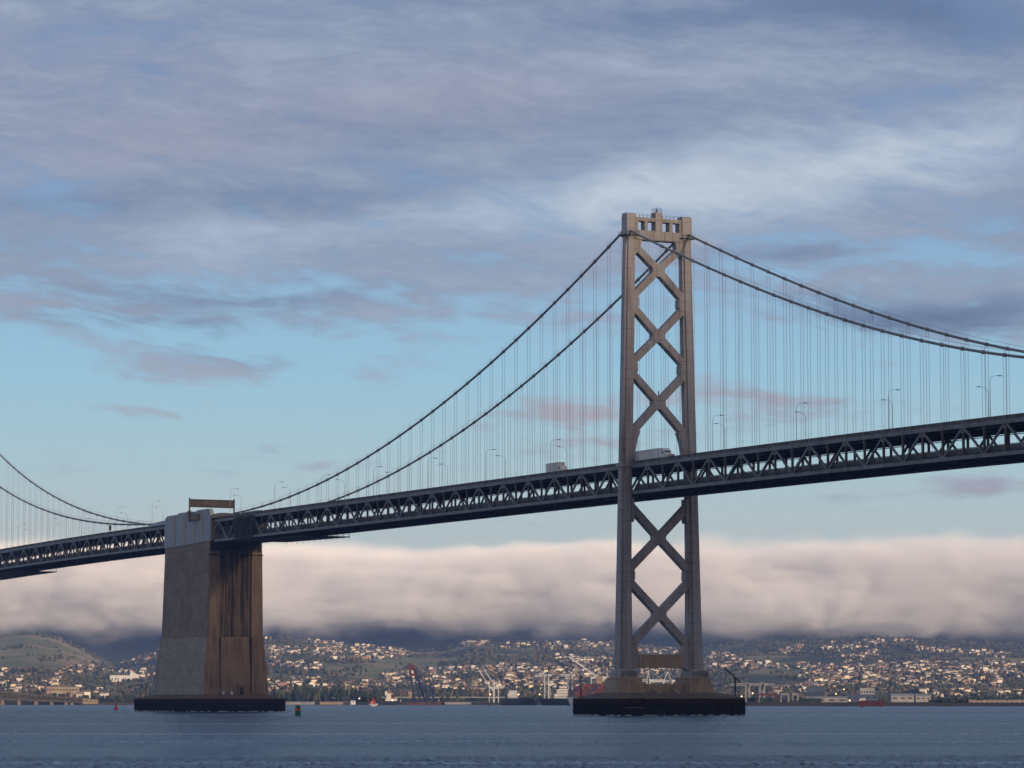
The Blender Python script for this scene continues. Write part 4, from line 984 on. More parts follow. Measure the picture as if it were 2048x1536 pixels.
def low_crane(x, t, legx, ytop, ybase, x0, x1, label, mat, mast=14):
    s = Spot('container_crane', x, t, 2.3, label, 'crane', 'ship-to-shore cranes on the quay')
    m = MB()
    for lx in legx:
        for d in (0, 8): m.beam(s.p(lx, ybase, d), s.p(lx, ytop, d), 0.9, 0.9)
    for d in (0, 8): m.beam(s.p(legx[0], (ytop * 2 + ybase) / 3, d), s.p(legx[-1], (ytop * 2 + ybase) / 3, d), 0.6, 0.6)
    s.part(m, 'portal_frame', mat)
    m = MB(); a, b = s.p(x0, ytop, 3), s.p(x1, ytop, 3); truss(m, a, b, 1.4, 12, 0.45); s.part(m, 'boom', mat)
    m = MB(); ap = s.p((legx[0] + legx[-1]) / 2, ytop - mast, 4); m.beam(s.p(legx[0], ytop, 3), ap, 0.45, 0.45); m.beam(s.p(legx[-1], ytop, 3), ap, 0.45, 0.45); m.beam(ap, a, 0.15, 0.15); m.beam(ap, b, 0.15, 0.15); s.part(m, 'mast', mat)
    m = MB(); s.bx(m, legx[-1] - 1, legx[-1] + 6, ytop - 4, ytop, 1, 7); s.part(m, 'machinery_house', mat)
low_crane(1092, 2830, (1089, 1097), 1353, 1398, 1070, 1099, 'slender white crane with a flat boom behind the cargo ship', crane_white, 4)
low_crane(1140, 2830, (1136, 1144), 1353, 1392, 1116, 1147, 'slender white crane with a flat boom left of the tallest raised boom', crane_white, 4)
low_crane(1300, 2820, (1293, 1299), 1363, 1400, 1268, 1330, 'white truss crane seen between the tower legs, left one', crane_white, 22)
low_crane(1338, 2840, (1326, 1343), 1364, 1400, 1300, 1362, 'white truss crane seen between the tower legs, right one', crane_white, 20)
low_crane(1492, 2520, (1490, 1497), 1371, 1404, 1458, 1516, 'grey crane with a level boom just right of the davit', crane_grey, 6)
low_crane(1522, 2530, (1518, 1527), 1371, 1404, 1497, 1549, 'grey crane with a level boom over the red gantry', crane_grey, 6)
# dark red and blue crane behind the tower leg
s = Spot('quay_crane', 1200, 2840, 2.3, 'dark red and black crane top showing left of the tower leg', 'crane')
for lx, yb in ((1203, 1400), (1210, 1400), (1216, 1400)):
    m = MB(); m.beam(s.p(lx, yb), s.p(lx, 1330), 0.9, 0.9); s.part(m, 'leg', hull_dark)
m = MB(); m.beam(s.p(1178, 1329), s.p(1219, 1328), 1.2, 1.2); s.part(m, 'boom', red)
m = MB(); s.bx(m, 1194, 1202, 1326, 1336, -1, 2); s.bx(m, 1207, 1217, 1326, 1333, -1, 2); s.part(m, 'machinery_house', blue)

# derrick barge: blue lattice A-frame with a red head
s = Spot('derrick_crane', 838, 2790, 0, 'tall floating derrick with blue lattice legs and a dark red head', 'crane')
m = MB(); s.bx(m, 812, 884, 1405, 1411, -6, 10); s.part(m, 'barge', material('rust_deck', (0.16, 0.07, 0.03), (0.08, 0.04, 0.025), 0.3)) 
m = MB()
for (xa, ya), (xb, yb), d in (((829, 1405), (820, 1338), 0), ((841, 1405), (828, 1338), 0), ((829, 1405), (820, 1338), 5), ((852, 1405), (831, 1340), 5)):
    m.beam(s.p(xa, ya, d), s.p(xb, yb, d), 1.25, 1.25)
for k in range(8):
    f, g = k / 8, (k + 1) / 8
    m.beam(s.p(829 - 9 * f, 1405 - 67 * f), s.p(841 - 13 * g, 1405 - 67 * g), 0.5, 0.5); m.beam(s.p(841 - 13 * f, 1405 - 67 * f), s.p(852 - 21 * g, 1405 - 65 * g, 5), 0.35, 0.35)
s.part(m, 'lattice_leg', blue)
m = MB(); m.hexa([s.p(817, 1340, -1), s.p(832, 1340, -1), s.p(832, 1340, 6), s.p(817, 1340, 6)], [s.p(819, 1332, -1), s.p(830, 1331, -1), s.p(830, 1331, 6), s.p(819, 1332, 6)]); s.bx(m, 821, 825, 1327, 1332, 0, 4); s.bx(m, 821, 834, 1347, 1352.5, -1, 5); s.part(m, 'head', red)
m = MB(); m.beam(s.p(832, 1336), s.p(872, 1380), 0.35, 0.35); m.beam(s.p(832, 1338, 4), s.p(866, 1384, 4), 0.35, 0.35); m.beam(s.p(833, 1352), s.p(864, 1405), 1.5, 1.5); m.beam(s.p(832, 1352, 4), s.p(852, 1405, 4), 1.2, 1.0); s.part(m, 'back_stay', blue)
m = MB(); s.bx(m, 818, 825, 1384, 1396, -2, 3); s.part(m, 'cabin', tan)
s = Spot('gantry_frame', 859, 2800, 0, 'dark blue square gantry frame right of the tall derrick', 'gantry')
m = MB()
for lx in (853, 867):
    for d in (0, 6): m.beam(s.p(lx, 1409, d), s.p(lx, 1375, d), 1.3, 1.3)
for yy in (1376, 1381):
    for d in (0, 6): m.beam(s.p(852, yy, d), s.p(868, yy, d), 1.2, 1.2)
s.part(m, 'frame', blue)
m = MB(); m.beam(s.p(853, 1396), s.p(867, 1381), 0.5, 0.5); m.beam(s.p(867, 1396), s.p(853, 1381), 0.5, 0.5); s.part(m, 'brace', blue)
s = Spot('jib_crane', 784, 2900, 2.3, 'thin dark jib crane leaning right above the white ferry', 'crane')
m = MB(); truss(m, s.p(774, 1392), s.p(787, 1348), 1.0, 12, 0.3, 1.0); s.part(m, 'jib', hull_dark); m = MB(); s.bx(m, 771, 777, 1390, 1397, 0, 3); s.part(m, 'cab', hull_dark)

def ship(name, x, t, hull, hullmat, label, cat='ship'):
    """hull = (x0, x1, deck y, water y, bow dx at left, bow dx at right)"""
    s = Spot(name, x, t, 0, label, cat); x0, x1, yd, yw, b0, b1 = hull
    m = MB(); lo = [s.p(x0 + b0, yw + 1, 0), s.p(x1 - b1, yw + 1, 0), s.p(x1 - b1, yw + 1, 8), s.p(x0 + b0, yw + 1, 8)]; hi = [s.p(x0, yd, -1), s.p(x1, yd, -1), s.p(x1, yd, 9), s.p(x0, yd, 9)]
    m.hexa(lo, hi); s.part(m, 'hull', hullmat); return s
# container ship bow-on beside the tower pier
s = ship('container_ship', 1180, 2600, (1133, 1262, 1394, 1412, 8, 2), hull_blue, 'blue-grey container ship loaded with red boxes, partly hidden by the tower pier', 'ship')
CC = [red, red, red, hull_dark, blue, material('rust_container', (0.22, 0.05, 0.035), None, 0.5, 0.7)]
for i, x in enumerate(np.arange(1150, 1258, 5.6)):
    for j in range(5):
        top = 1394 - 5.2 * (j + 1)
        if top < 1367 + (4 if x < 1166 else 0): continue
        m = MB(); s.bx(m, x, x + 5.45, top + 0.1, top + 5.1, 0.5, 7.5); s.part(m, 'container', CC[(i * 7 + j * 5) % 6 if (i + j) % 3 else 0])
m = MB(); s.bx(m, 1136, 1149, 1380, 1394, 1, 7); s.part(m, 'forecastle', hull_dark)
m = MB(); s.bx(m, 1192, 1204, 1352, 1367.3, 1, 7); s.bx(m, 1190, 1206, 1356, 1358, 0, 8); s.part(m, 'bridge_tower', tan)
# dark cargo ship with white accommodation block
s = ship('cargo_ship', 1110, 2660, (1078, 1147, 1397, 1411, 6, 4), hull_dark, 'dark cargo ship with a white superstructure and a black funnel', 'ship')
m = MB(); s.bx(m, 1113, 1134, 1379, 1397, 0, 7); s.bx(m, 1108, 1134, 1388, 1397, -0.4, 7.4); s.bx(m, 1118, 1133, 1373, 1379, 1, 6); SUP = s.part(m, 'superstructure', white)
for yy in (1376, 1381.5, 1386.5, 1391.5):
    m = MB()
    for k in range(5): s.bx(m, 1114.5 + k * 4, 1116.8 + k * 4, yy, yy + 1.3, -0.5, 0.5)
    s.part(m, 'window_row', glass, SUP)
m = MB(); s.bx(m, 1113.5, 1118.5, 1368, 1377, 2, 4.5); s.part(m, 'funnel', black)
m = MB(); m.beam(s.p(1127, 1373, 3), s.p(1127, 1362, 3), 0.3, 0.3); m.beam(s.p(1124, 1366, 3), s.p(1130, 1366, 3), 0.2, 0.2); s.part(m, 'mast', white)
for xx in (1090, 1100):
    m = MB(); m.beam(s.p(xx, 1397, 3), s.p(xx, 1376, 3), 0.7, 0.7); m.beam(s.p(xx, 1379, 3), s.p(xx - 8, 1385, 3), 0.35, 0.35); s.bx(m, xx - 2, xx + 2, 1386, 1389, 2, 4.5); s.part(m, 'deck_crane', crane_white)
# grey naval-looking freighter with two dark masts
s = ship('freighter', 1030, 2700, (998, 1078, 1399, 1411, 3, 5), hull_dark, 'dark freighter with a pale boxy deckhouse and two black masts', 'ship')
m = MB(); s.bx(m, 1015, 1035, 1387, 1396, 0, 7); s.bx(m, 1018, 1034, 1381, 1387, 1, 6); s.bx(m, 1002, 1010, 1371, 1375, 2, 6); s.part(m, 'deckhouse', crane_white)
for xx, yt_ in ((1013, 1357), (1028, 1356)):
    m = MB(); m.beam(s.p(xx, 1397, 3), s.p(xx, yt_, 3), 0.6, 0.6); s.bx(m, xx - 3, xx + 4, 1370, 1374, 2, 5); m.beam(s.p(xx - 4, yt_ + 4, 3), s.p(xx + 4, yt_ + 4, 3), 0.3, 0.3); s.part(m, 'mast', hull_dark)
m = MB(); s.bx(m, 1036, 1066, 1396, 1399, 1, 6); s.part(m, 'deck_cargo', hull_dark)
# white ferry with red funnel
s = ship('ferry', 784, 2760, (763, 796, 1402, 1411, 2, 1), hull_dark, 'white ferry with a tall dark red funnel moored left of the derrick', 'ferry')
m = MB(); s.bx(m, 772, 795, 1397, 1402, 0, 6); s.bx(m, 774, 788, 1387, 1397, 1, 5); s.bx(m, 771, 776, 1383, 1391, 1, 5); s.part(m, 'superstructure', white)
m = MB(); s.bx(m, 784, 790, 1388, 1398, 0.5, 3); s.part(m, 'funnel', red)
m = MB(); m.beam(s.p(779, 1387, 2), s.p(779, 1374, 2), 0.25, 0.25); s.part(m, 'mast', white)
# tug under way
s = Spot('tugboat', 747, 2230, 0, 'small tugboat with a red deckhouse and white wake heading away', 'boat')
m = MB(); m.hexa([s.p(740, 1414, 0), s.p(756, 1414, 0), s.p(756, 1414, 8), s.p(740, 1414, 8)], [s.p(739, 1408, -0.5), s.p(757, 1408, -0.5), s.p(757, 1407, 9), s.p(739, 1407, 9)]); s.part(m, 'hull', white)
m = MB(); s.bx(m, 741, 752, 1402, 1408, 1, 6); s.bx(m, 745, 750, 1397, 1402, 2, 5); s.part(m, 'deckhouse', bright_red)
m = MB(); s.bx(m, 744, 747, 1404, 1406.5, 0.9, 1.0); s.part(m, 'window', white)
for xx in (742, 757):
    m = MB(); s.bx(m, xx - 1.3, xx + 1.3, 1409.5, 1412.5, -0.8, 0.2); s.part(m, 'fender_tyre', black)
m = MB(); s.bx(m, 734, 761, 1413.0, 1414.4, -3, 6); s.part(m, 'wake_foam', white)

# red gantry, grey gantries
def gantry(x, t, x0, x1, yt_, yb, mat, label):
    s = Spot('rubber_tyred_gantry', x, t, 2.2, label, 'gantry', 'yard gantries on the right-hand quay')
    m = MB()
    for lx in (x0, x1):
        for d in (0, 7): m.beam(s.p(lx, yb, d), s.p(lx, yt_, d), 0.9, 0.9)
        m.beam(s.p(lx, yb - 2, 0), s.p(lx, yb - 2, 7), 0.6, 0.6)
        s.part(m, 'leg', mat); m = MB()
    for d in (0, 7): m.beam(s.p(x0 - 0.5, yt_ + 1, d), s.p(x1 + 0.5, yt_ + 1, d), 1.2, 1.3)
    s.part(m, 'cross_girder', mat); m = MB(); s.bx(m, (x0 + x1) / 2 - 3, (x0 + x1) / 2 + 1, yt_ + 1.5, yt_ + 4, 1, 5); s.part(m, 'trolley_cab', crane_white)
gantry(1532, 2420, 1514, 1550, 1388, 1407, red, 'rusty red yard gantry over dark green stacks')
gantry(1568, 2460, 1560, 1575, 1387, 1407, crane_grey, 'grey yard gantry, first right of the red one')
gantry(1589, 2465, 1583, 1594, 1387, 1407, crane_grey, 'grey yard gantry, second right of the red one')
# sheds, offices, tanks
def shed(name, x0, x1, yt_, yb, t, mat, roofmat, label, cat, rh=1.0, depth=14, bays=6, group=None):
    xc = (x0 + x1) / 2; s = Spot(name, xc, t, 2.2, label, cat, group); w = (x1 - x0) / 2 * s.k; h = CH + (1399.7 - yt_) * s.k - 2.2; zb = CH + (1399.7 - yb) * s.k - 2.2
    m = MB(); m.box(-w, w, 0, depth, min(zb, -0.5), h); s.part(m, 'wall', mat)
    m = MB(); m.add([(-w - 0.3, -0.4, h + 0.01), (w + 0.3, -0.4, h + 0.01), (w + 0.3, depth + 0.4, h + 0.01), (-w - 0.3, depth + 0.4, h + 0.01), (-w - 0.3, depth / 2, h + rh), (w + 0.3, depth / 2, h + rh)], [(0, 1, 5, 4), (2, 3, 4, 5), (0, 4, 3), (1, 2, 5), (0, 3, 2, 1)]); s.part(m, 'roof', roofmat)
    for k in range(bays):
        m = MB(); xx = -w + (k + 0.5) * 2 * w / bays; m.box(xx - w / bays * 0.55, xx + w / bays * 0.55, -0.06, 0.06, max(zb, 0) + (h - max(zb, 0)) * 0.35, max(zb, 0) + (h - max(zb, 0)) * 0.6); s.part(m, 'window', glass)
    return s
pale = material('pale_sheet', (0.29, 0.285, 0.285), (0.22, 0.215, 0.21), 0.1, 0.7); darkg = material('dark_green_sheet', (0.02, 0.05, 0.045), (0.015, 0.035, 0.03), 0.2, 0.7)
slate = material('blue_slate_panels', (0.05, 0.075, 0.12), (0.04, 0.06, 0.10), 0.2, 0.4); rsheet = rmat[2]; beige = material('beige_wall', (0.48, 0.40, 0.31), (0.38, 0.31, 0.24), 0.15, 0.8)
shed('warehouse', 1608, 1692, 1395, 1407, 2640, pale, pale, 'long pale warehouse with a lit front right of the yard gantries', 'warehouse', 0.8, 14, 4)
shed('office_block', 1613, 1646, 1374, 1400, 2900, slate, rsheet, 'dark blue-grey office block above the pale warehouse', 'building', 0.3, 12, 5)
shed('warehouse', 1690, 1752, 1390, 1400, 2900, slate, rsheet, 'low dark warehouse behind the red barge', 'warehouse', 0.6, 12, 5)
shed('warehouse', 1779, 1824, 1391, 1401, 2760, pale, pale, 'pale round-roofed warehouse, left one of the pair by the dark trees', 'warehouse', 1.5, 14, 3)
shed('warehouse', 1828, 1858, 1392, 1401, 2780, pale, pale, 'pale round-roofed warehouse, right one of the pair by the dark trees', 'warehouse', 1.5, 14, 3)
shed('long_shed', 1934, 2075, 1401, 1409, 2395, beige, beige, 'long low beige shed at the far right of the shore', 'building', 0.6, 12, 14)
shed('apartment_block', 1717, 1746, 1376, 1392, 3050, pale, rsheet, 'pale mid-rise block above the right-hand quay', 'building', 0.3, 10, 5)
shed('green_stack_yard', 1493, 1512, 1396, 1408, 2440, darkg, darkg, 'dark green stack left of the red gantry', 'stack', 0.2, 9, 1)
shed('green_stack_yard', 1519, 1548, 1396, 1408, 2470, darkg, darkg, 'dark green stack standing under the red gantry', 'stack', 0.2, 9, 1)
shed('green_stack_yard', 1597, 1640, 1397, 1408, 2450, darkg, darkg, 'dark green stack right of the grey gantries', 'stack', 0.2, 9, 2)
shed('pier_shed', 560, 630, 1404, 1409, 2800, pale, pale, 'low pale pier shed right of the anchorage fender', 'building', 0.5, 10, 5)
shed('white_tank_house', 703, 712, 1402, 1409, 2840, white, white, 'small bright white shed left of the tugboat', 'building', 0.6, 6, 1)
shed('pier_shed', 642, 700, 1404, 1409, 2850, tan, pale, 'low tan pier shed left of the small white shed', 'building', 0.5, 10, 5)
shed('quay_shed', 890, 975, 1404, 1409, 2850, pale, rsheet, 'low broken row of quay sheds left of the white cranes', 'building', 0.5, 9, 9)
shed('tan_building', 170, 181, 1397, 1408, 2800, tan, rsheet, 'square tan building at the shore end of the trestle bridge', 'building', 0.5, 8, 2)
shed('tan_building', 184, 198, 1399, 1408, 2830, tan, rsheet, 'wider tan building right of the square one at the trestle bridge', 'building', 0.6, 8, 2)
shed('school_building', 97, 160, 1374, 1385, 3900, tan, pale, 'long cream school-like block above the trestle bridge', 'building', 0.6, 14, 10)
# barge with red hull on the right
s = ship('barge', 1742, 2290, (1714, 1768, 1401, 1413, 1, 2), red, 'long red barge moored along the right-hand shore', 'barge')
m = MB(); s.bx(m, 1718, 1728, 1396, 1401, 1, 5); s.part(m, 'wheelhouse', white)
# long white hall with a stepped gable on the hillside
p0, t0 = hit(258, 1362)
s = Spot('white_hall', 258, t0, p0.z, 'long bright white hall with a stepped gable and arched front on the left hillside', 'building')
m = MB(); s.bx(m, 223, 291, 1351, 1364, 0, 14); WH = s.part(m, 'wall', white)
m = MB(); m.hexa([s.p(263, 1351.5, -0.6), s.p(283, 1351.5, -0.6), s.p(283, 1351.5, 3), s.p(263, 1351.5, 3)], [s.p(264, 1344, -0.6), s.p(268, 1344, -0.6), s.p(268, 1344, 3), s.p(264, 1344, 3)])
s.bx(m, 264.5, 267.5, 1342, 1345, -0.4, 2.5); s.bx(m, 277, 291.5, 1349.5, 1352, -0.3, 3); s.part(m, 'stepped_gable', white)
for xx, w in ((228, 2), (235, 2.4), (240, 1.6), (250, 2.2), (254.5, 2.2), (270, 1.2), (276, 1.2)):
    m = MB(); s.bx(m, xx - w / 2, xx + w / 2, 1356, 1361, -0.15, 0.2); s.part(m, 'window', glass, WH)
m = MB(); s.bx(m, 280, 296, 1358.5, 1364, -5, 0); s.part(m, 'porch', white)
# low double-deck trestle bridge on the far left
A_, B_ = bearing(-40, 2830, 0), bearing(172, 2880, 0)
r = empty('trestle_bridge', (A_ + B_) / 2, 'low dark double-deck truss bridge on concrete piers at the far left', 'bridge')
kz = 2850 / FOC; zt_ = lambda f: CH + (1399.7 - (1382.5 + 17.5 * max(0, f) ** 1.25)) * kz; zb2 = lambda f: CH + (1399.7 - (1397.5 + 8 * f)) * kz
N_ = 34
for nm, fn, h in (('upper_deck', zt_, 0.7), ('lower_deck', zb2, 0.8)):
    m = MB(); rings = []
    for i in range(N_ + 1):
        f = i / N_; p = A_.lerp(B_, f); rings.append([p + Vector((0, 0, fn(f))) + FWH * d_ + Vector((0, 0, e_)) for d_, e_ in ((0, 0), (9, 0), (9, h), (0, h))])
    m.loft(rings); m.build(nm, post_steel, r)
for d_ in (0.3, 8.7):
    m = MB()
    for i in range(N_):
        f, g = i / N_, (i + 1) / N_
        a0 = A_.lerp(B_, f) + FWH * d_; a1 = A_.lerp(B_, g) + FWH * d_
        m.beam(a0 + Vector((0, 0, zb2(f))), a0 + Vector((0, 0, zt_(f))), 0.35, 0.35); m.beam(a0 + Vector((0, 0, zb2(f) if i % 2 else zt_(f))), a1 + Vector((0, 0, zt_(g) if i % 2 else zb2(g))), 0.3, 0.3)
    m.build('truss_web', post_steel, r)
for xx in (8, 41, 75, 106, 135, 147):
    f = (xx + 40) / 212; p = A_.lerp(B_, f) + FWH * 4.5; m = MB()
    m.hexa([p + RT * a * 1.3 + FWH * b * 3.6 + Vector((0, 0, -1)) for a, b in ((-1, -1), (1, -1), (1, 1), (-1, 1))], [p + RT * a * 0.95 + FWH * b * 3.2 + Vector((0, 0, zb2(f))) for a, b in ((-1, -1), (1, -1), (1, 1), (-1, 1))]); m.build('pier', concrete, r)
# elevated highway along the shore
r = empty('elevated_highway', bearing(780, 3300, 2.5), 'pale elevated highway on short columns behind the harbour', 'highway')
m = MB(); rings = []; xs_h = np.linspace(575, 1010, 24)
for x in xs_h:
    p = bearing(x, 3300, CH + (1399.7 - (1397.8 - 2.2 * min(1, max(0, (x - 575) / 190)))) * 3300 / FOC); rings.append([p, p + FWH * 14, p + FWH * 14 + Vector((0, 0, 1.0)), p + Vector((0, 0, 1.0))])
m.loft(rings); m.build('deck', pale, r)
for x in xs_h[2::2]:
    m = MB(); p = bearing(x, 3307, 2.3); m.beam(p, p + Vector((0, 0, (CH + (1399.7 - (1397.8 - 2.2 * min(1, max(0, (x - 575) / 190)))) * 3300 / FOC) - 2.35)), 1.2, 1.2); m.build('column', pale, r)
# lit harbour lamps
for x, y, t, where in ((720, 1397, 2850, 'left of the white ferry'), (786, 1401, 2740, 'on the quay in front of the white ferry'), (981, 1389, 2735, 'on the legs of the left white crane'), (1037, 1389, 2690, 'over the deck of the dark freighter'), (1079, 1389, 2720, 'between the freighter and the cargo ship'), (1481, 1393, 2400, 'beside the davit at the tower pier'),
                       (1503, 1387, 2500, 'left of the red gantry'), (1696, 1401, 2330, 'at the left end of the red barge'), (1717, 1401, 2330, 'above the red barge'), (1685, 1379, 3100, 'above the long warehouse on the right'), (1669, 1388, 3000, 'at the office block on the right')):
    s = Spot('harbour_lamp', x, t, 2.0, 'lit orange harbour lamp ' + where, 'lamp', 'lit orange lamps along the harbour'); h = CH + (1399.7 - y) * s.k - 2.0
    m = MB(); m.tube([(0, 0, 0), (0, 0, h)], 0.12, 5); s.part(m, 'pole', black); m = MB(); m.lathe((0, 0, h), [(0.1, -0.4), (0.5, -0.15), (0.5, 0.25), (0.1, 0.5)], 8); s.part(m, 'lamp', lamp_glow)
# rooftop chimney stacks seen as thin pale masts on the hill
for x, t, lb in ((998, 5200, 'left'), (1005, 5210, 'middle'), (1012, 5220, 'right')):
    g = bearing(x, t, hz(x, t)); r = empty('radio_mast', g, 'thin pale mast on the dark slope above the white boom cranes, %s of three' % lb, 'mast', 'thin masts on the slope')
    m = MB(); m.tube([g, g + Vector((0, 0, 19))], [0.7, 0.4], 5); m.build('mast', pale, r)

# ================================================================== AIR, CLOUD, SKY, SUN
def boxed(name, s0, s1, t0, t1, z0, z1):
    m = MB(); m.hexa([land(s0, t0, z0), land(s1, t0, z0), land(s1, t1, z0), land(s0, t1, z0)], [land(s0, t0, z1), land(s1, t0, z1), land(s1, t1, z1), land(s0, t1, z1)])
    me = m.build(name, []); return me
HZ = boxed('haze', -3400, 3400, -160, 7420, -3.5, 235)
hm_ = bpy.data.materials.new('bay_haze'); hm_.use_nodes = True; nt = hm_.node_tree; nt.nodes.remove(nt.nodes['Principled BSDF'])
pv = nt.nodes.new('ShaderNodeVolumePrincipled'); pv.inputs['Color'].default_value = (0.40, 0.58, 1.0, 1); pv.inputs['Density'].default_value = 6.0e-5; pv.inputs['Anisotropy'].default_value = 0.2
nt.links.new(pv.outputs[0], nt.nodes['Material Output'].inputs['Volume']); HZ.data.materials.append(hm_)
tag(HZ, 'thin bluish haze over the bay', 'haze', kind='stuff')

CBK = boxed('cloud_bank', -2000, 2000, 7480, 8500, 90, 470)
cm = bpy.data.materials.new('low_cloud'); cm.use_nodes = True; nt = cm.node_tree; nt.nodes.remove(nt.nodes['Principled BSDF'])
g = nt.nodes.new('ShaderNodeNewGeometry'); x, y, z = sep(nt, g.outputs['Position'])
sx = (x - CX) * RT.x + (y - CY) * RT.y; tt_ = (x - CX) * FWH.x + (y - CY) * FWH.y
vec = comb(nt, sx, tt_, z * 1.7)
n1 = fbm(nt, vec, 0.0062, 7, 0.62, 0.6); n0 = fbm(nt, comb(nt, sx, tt_, 0.0), 0.0011, 3, 0.5); n3 = fbm(nt, comb(nt, sx * 0.55, z * 2.2, 3.0), 0.0034, 5, 0.55)
base = 146.0 - (n0 - 0.5) * 60.0
top = 432.0 + (n0 - 0.5) * 130.0
env = (z - base).step(-45.0, 100.0) * ((z - top) * -1.0).step(-10.0, 85.0) * (tt_ - 7490 - (n3 - 0.3) * 460.0).step(0.0, 200.0)
dens = ((env - 0.36) * 1.5 + (n1 - 0.5) * 3.3).clamp() * env
pv = nt.nodes.new('ShaderNodeVolumePrincipled'); pv.inputs['Color'].default_value = (0.99, 0.985, 0.99, 1); pv.inputs['Anisotropy'].default_value = -0.4
nt.links.new((dens * 0.012).o, pv.inputs['Density']); nt.links.new(pv.outputs[0], nt.nodes['Material Output'].inputs['Volume']); CBK.data.materials.append(cm)
tag(CBK, 'low cream cloud bank lying along the ridge', 'cloud', kind='stuff')

# sky: Nishita daylight, with broken grey and pink cloud laid out by compass bearing and elevation
W = bpy.data.worlds.new('World'); scene.world = W; W.use_nodes = True; nt = W.node_tree
for n in list(nt.nodes): nt.nodes.remove(n)
tc = nt.nodes.new('ShaderNodeTexCoord'); dx, dy, dz = sep(nt, tc.outputs['Generated'])
r_ = dx * RT.x + dy * RT.y; f_ = dx * FWH.x + dy * FWH.y
A = r_._m('ARCTAN2', f_) * 6.373                       # thousands of photograph-sized steps of bearing
E = dz.mx(-0.2).mn(1.0)._m('ARCSINE') * 6.373
SUN_EL, SUN_AZ = 9.0, 12.0                              # degrees; azimuth from the +X axis towards +Y
sky = nt.nodes.new('ShaderNodeTexSky'); sky.sky_type = 'NISHITA'; sky.sun_disc = False; sky.sun_elevation = R(SUN_EL); sky.sun_rotation = R(90 - SUN_AZ)
clear = ramp(nt, (E / 4.0).clamp(), [(0.0, lin(205, 206, 204)), (0.0875, lin(193, 209, 212)), (0.125, lin(175, 208, 220)), (0.165, lin(157, 203, 228)), (0.21, lin(150, 188, 220)), (0.27, lin(128, 161, 206)), (0.4, lin(118, 146, 192)), (1.0, lin(80, 110, 170))])
# cloud cover
wv = comb(nt, A, E * 2.2)
wx = fbm(nt, comb(nt, A + 3.0, E * 2.0), 2.2, 3, 0.5); wy = fbm(nt, comb(nt, A - 7.0, E * 2.0 + 4.0), 2.2, 3, 0.5)
Aw = A + (wx - 0.5) * 0.22; Ew = E + (wy - 0.5) * 0.12
def blob(x, y, rx, ry, tilt=0.0):
    a = (Aw - (x - 1024) / 1000.0); e = Ew - (1400 - y) / 1000.0 
    e2 = e - a * tilt
    return ((a / (rx / 1000.0)).pw(2.0) + (e2 / (ry / 1000.0)).pw(2.0))._m('MULTIPLY', -1.0).exp()
def total(lst):
    t = None
    for b in lst:
        w = b[-1]; q = blob(*b[:-1]) * w; t = q if t is None else t + q
    return t
n_big = fbm(nt, comb(nt, Aw * 0.75, Ew * 2.4), 2.3, 6, 0.6)
n_mid = fbm(nt, comb(nt, Aw * 0.8 + 11.0, Ew * 2.8 + Aw * 0.25), 5.5, 6, 0.62)
n_fine = fbm(nt, comb(nt, Aw * 0.7 + 5.0, Ew * 3.4 + Aw * 0.3), 12.0, 6, 0.62)
n_rip = fbm(nt, comb(nt, Aw * 0.8 + 2.0, Ew * 3.6 - Aw * 0.5), 26.0, 5, 0.6)
bias = (E - 0.64).step(0.0, 0.26) * 0.52 - 0.26
gaps = total([(60, 375, 260, 55, 0, -.14), (1750, 500, 330, 45, -.1, -.26), (1450, 590, 260, 60, 0, -.25), (620, 560, 300, 40, 0, -.10), (1950, 430, 120, 60, 0, -.12)])
adds = total([(430, 620, 420, 40, 0.05, .12), (150, 655, 300, 32, 0, .08), (900, 640, 300, 35, .03, .10), (1780, 640, 260, 32, -.12, .34), (1620, 515, 160, 22, 0, .2), (1990, 640, 140, 28, 0, .3), (420, 735, 200, 34, .03, .30), (330, 828, 110, 14, -.04, .34), (1150, 822, 180, 38, .1, .42), (1420, 785, 130, 22, -.1, .36), (1230, 885, 150, 26, .1, .36), (1600, 820, 110, 18, -.1, .32), (1480, 850, 110, 22, 0, .30), (740, 925, 110, 18, .1, .28), (560, 895, 120, 10, .1, .10), (1960, 980, 200, 22, .05, .40), (1700, 985, 90, 14, 0, .26)])
lowb = 1.0 - (E - 0.95).step(-0.1, 0.15)
cov = ((n_big - 0.5) * 0.75 + (n_mid - 0.5) * (lowb * 0.75 + 0.45) + (n_fine - 0.5) * (lowb * 0.4 + 0.2) + bias + gaps + adds + 0.10).step(-0.04, 0.36)
shade = ((n_mid - 0.5) * 1.15 + (n_fine - 0.5) * 0.75 + (n_rip - 0.5) * 0.4 + (n_big - 0.5) * 1.0)
bright = total([(1600, 340, 420, 70, .12, .55), (1250, 420, 340, 60, .05, .45), (430, 480, 160, 60, .2, .35), (1900, 290, 180, 70, .2, .35), (800, 600, 400, 45, 0, .15), (850, 440, 260, 40, .1, .25), (1500, 150, 500, 40, 0, .12)])
dark = total([(1850, 40, 330, 70, -.15, .45), (330, 660, 260, 22, 0, .5), (450, 590, 420, 32, 0, .35), (1780, 640, 260, 30, -.1, .5), (1990, 640, 130, 28, 0, .4), (520, 400, 330, 35, 0, .3), (950, 250, 420, 40, 0, .2), (1300, 30, 500, 40, 0, .25), (480, 700, 170, 20, 0, .25), (1620, 515, 140, 20, 0, .25), (100, 420, 250, 24, 0, .2)])
pink = total([(250, 290, 460, 70, .08, .5), (150, 130, 300, 60, 0, .35), (960, 190, 360, 60, .05, .4), (400, 770, 240, 40, 0, .7), (330, 828, 150, 30, 0, .9), (1150, 825, 230, 60, .1, .9), (1400, 800, 400, 70, 0, .9), (1250, 890, 200, 40, 0, .9), (750, 925, 160, 40, 0, .8), (1960, 980, 250, 40, 0, .7), (60, 620, 200, 60, 0, .3)])
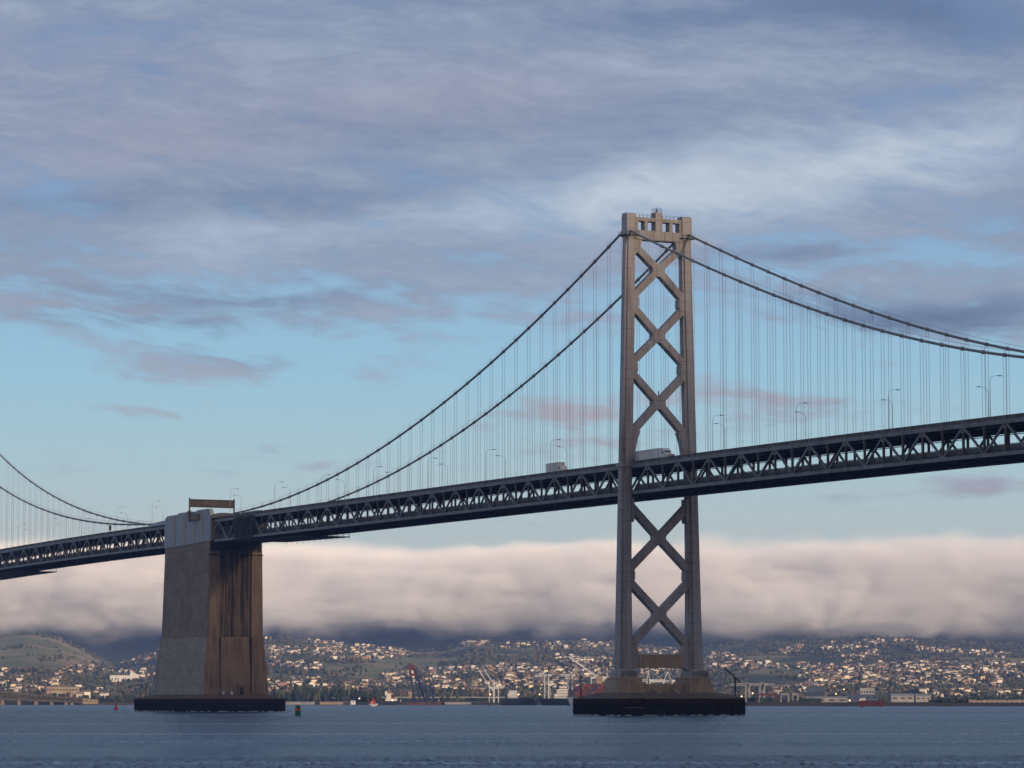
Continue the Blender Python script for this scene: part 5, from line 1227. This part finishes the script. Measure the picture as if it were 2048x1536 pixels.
lev = (shade * 0.42 + bright * 0.62 - dark * 0.7 + 0.5).clamp()
cc = ramp(nt, lev, [(0.0, lin(90, 108, 146)), (0.3, lin(121, 138, 170)), (0.52, lin(149, 160, 185)), (0.75, lin(174, 187, 208)), (1.0, lin(204, 215, 226))])
cc = mixc(nt, (pink * (0.75 + shade * 0.6)).clamp() * 0.8, cc, lin(180, 169, 180))
skyc = mixc(nt, cov * 0.92, clear, cc)
west = (dx * math.cos(R(SUN_AZ)) + dy * math.sin(R(SUN_AZ))).step(0.15, 0.95) * (1.0 - dz.ab().step(0.05, 0.75))   # sunset glow round the sun's side of the sky
skyc = mixc(nt, west * 0.85, skyc, (1.15, 0.78, 0.55))
bg1 = nt.nodes.new('ShaderNodeBackground'); nt.links.new(sky.outputs[0], bg1.inputs[0]); bg1.inputs[1].default_value = 0.09
bg2 = nt.nodes.new('ShaderNodeBackground'); nt.links.new(skyc, bg2.inputs[0]); bg2.inputs[1].default_value = 1.0
mx = nt.nodes.new('ShaderNodeMixShader'); mx.inputs[0].default_value = 0.9
nt.links.new(bg1.outputs[0], mx.inputs[1]); nt.links.new(bg2.outputs[0], mx.inputs[2])
out = nt.nodes.new('ShaderNodeOutputWorld'); nt.links.new(mx.outputs[0], out.inputs[0])

sl = bpy.data.lights.new('sun', 'SUN'); sl.energy = 4.6; sl.angle = R(7); sl.color = (1.0, 0.755, 0.50)
so = bpy.data.objects.new('sun', sl); COL.objects.link(so)
sd = Vector((math.cos(R(SUN_EL)) * math.cos(R(SUN_AZ)), math.cos(R(SUN_EL)) * math.sin(R(SUN_AZ)), math.sin(R(SUN_EL))))
so.rotation_euler = sd.to_track_quat('Z', 'Y').to_euler(); so.location = (300, 0, 400)

scene.view_settings.view_transform = 'Standard'; scene.view_settings.look = 'None'; scene.view_settings.exposure = 0.0; scene.view_settings.gamma = 1.0
cy = scene.cycles; cy.use_denoising = True; cy.max_bounces = 8; cy.diffuse_bounces = 3; cy.glossy_bounces = 3; cy.transmission_bounces = 2; cy.volume_bounces = 5; cy.transparent_max_bounces = 8
cy.volume_step_rate = 0.2; cy.volume_max_steps = 128
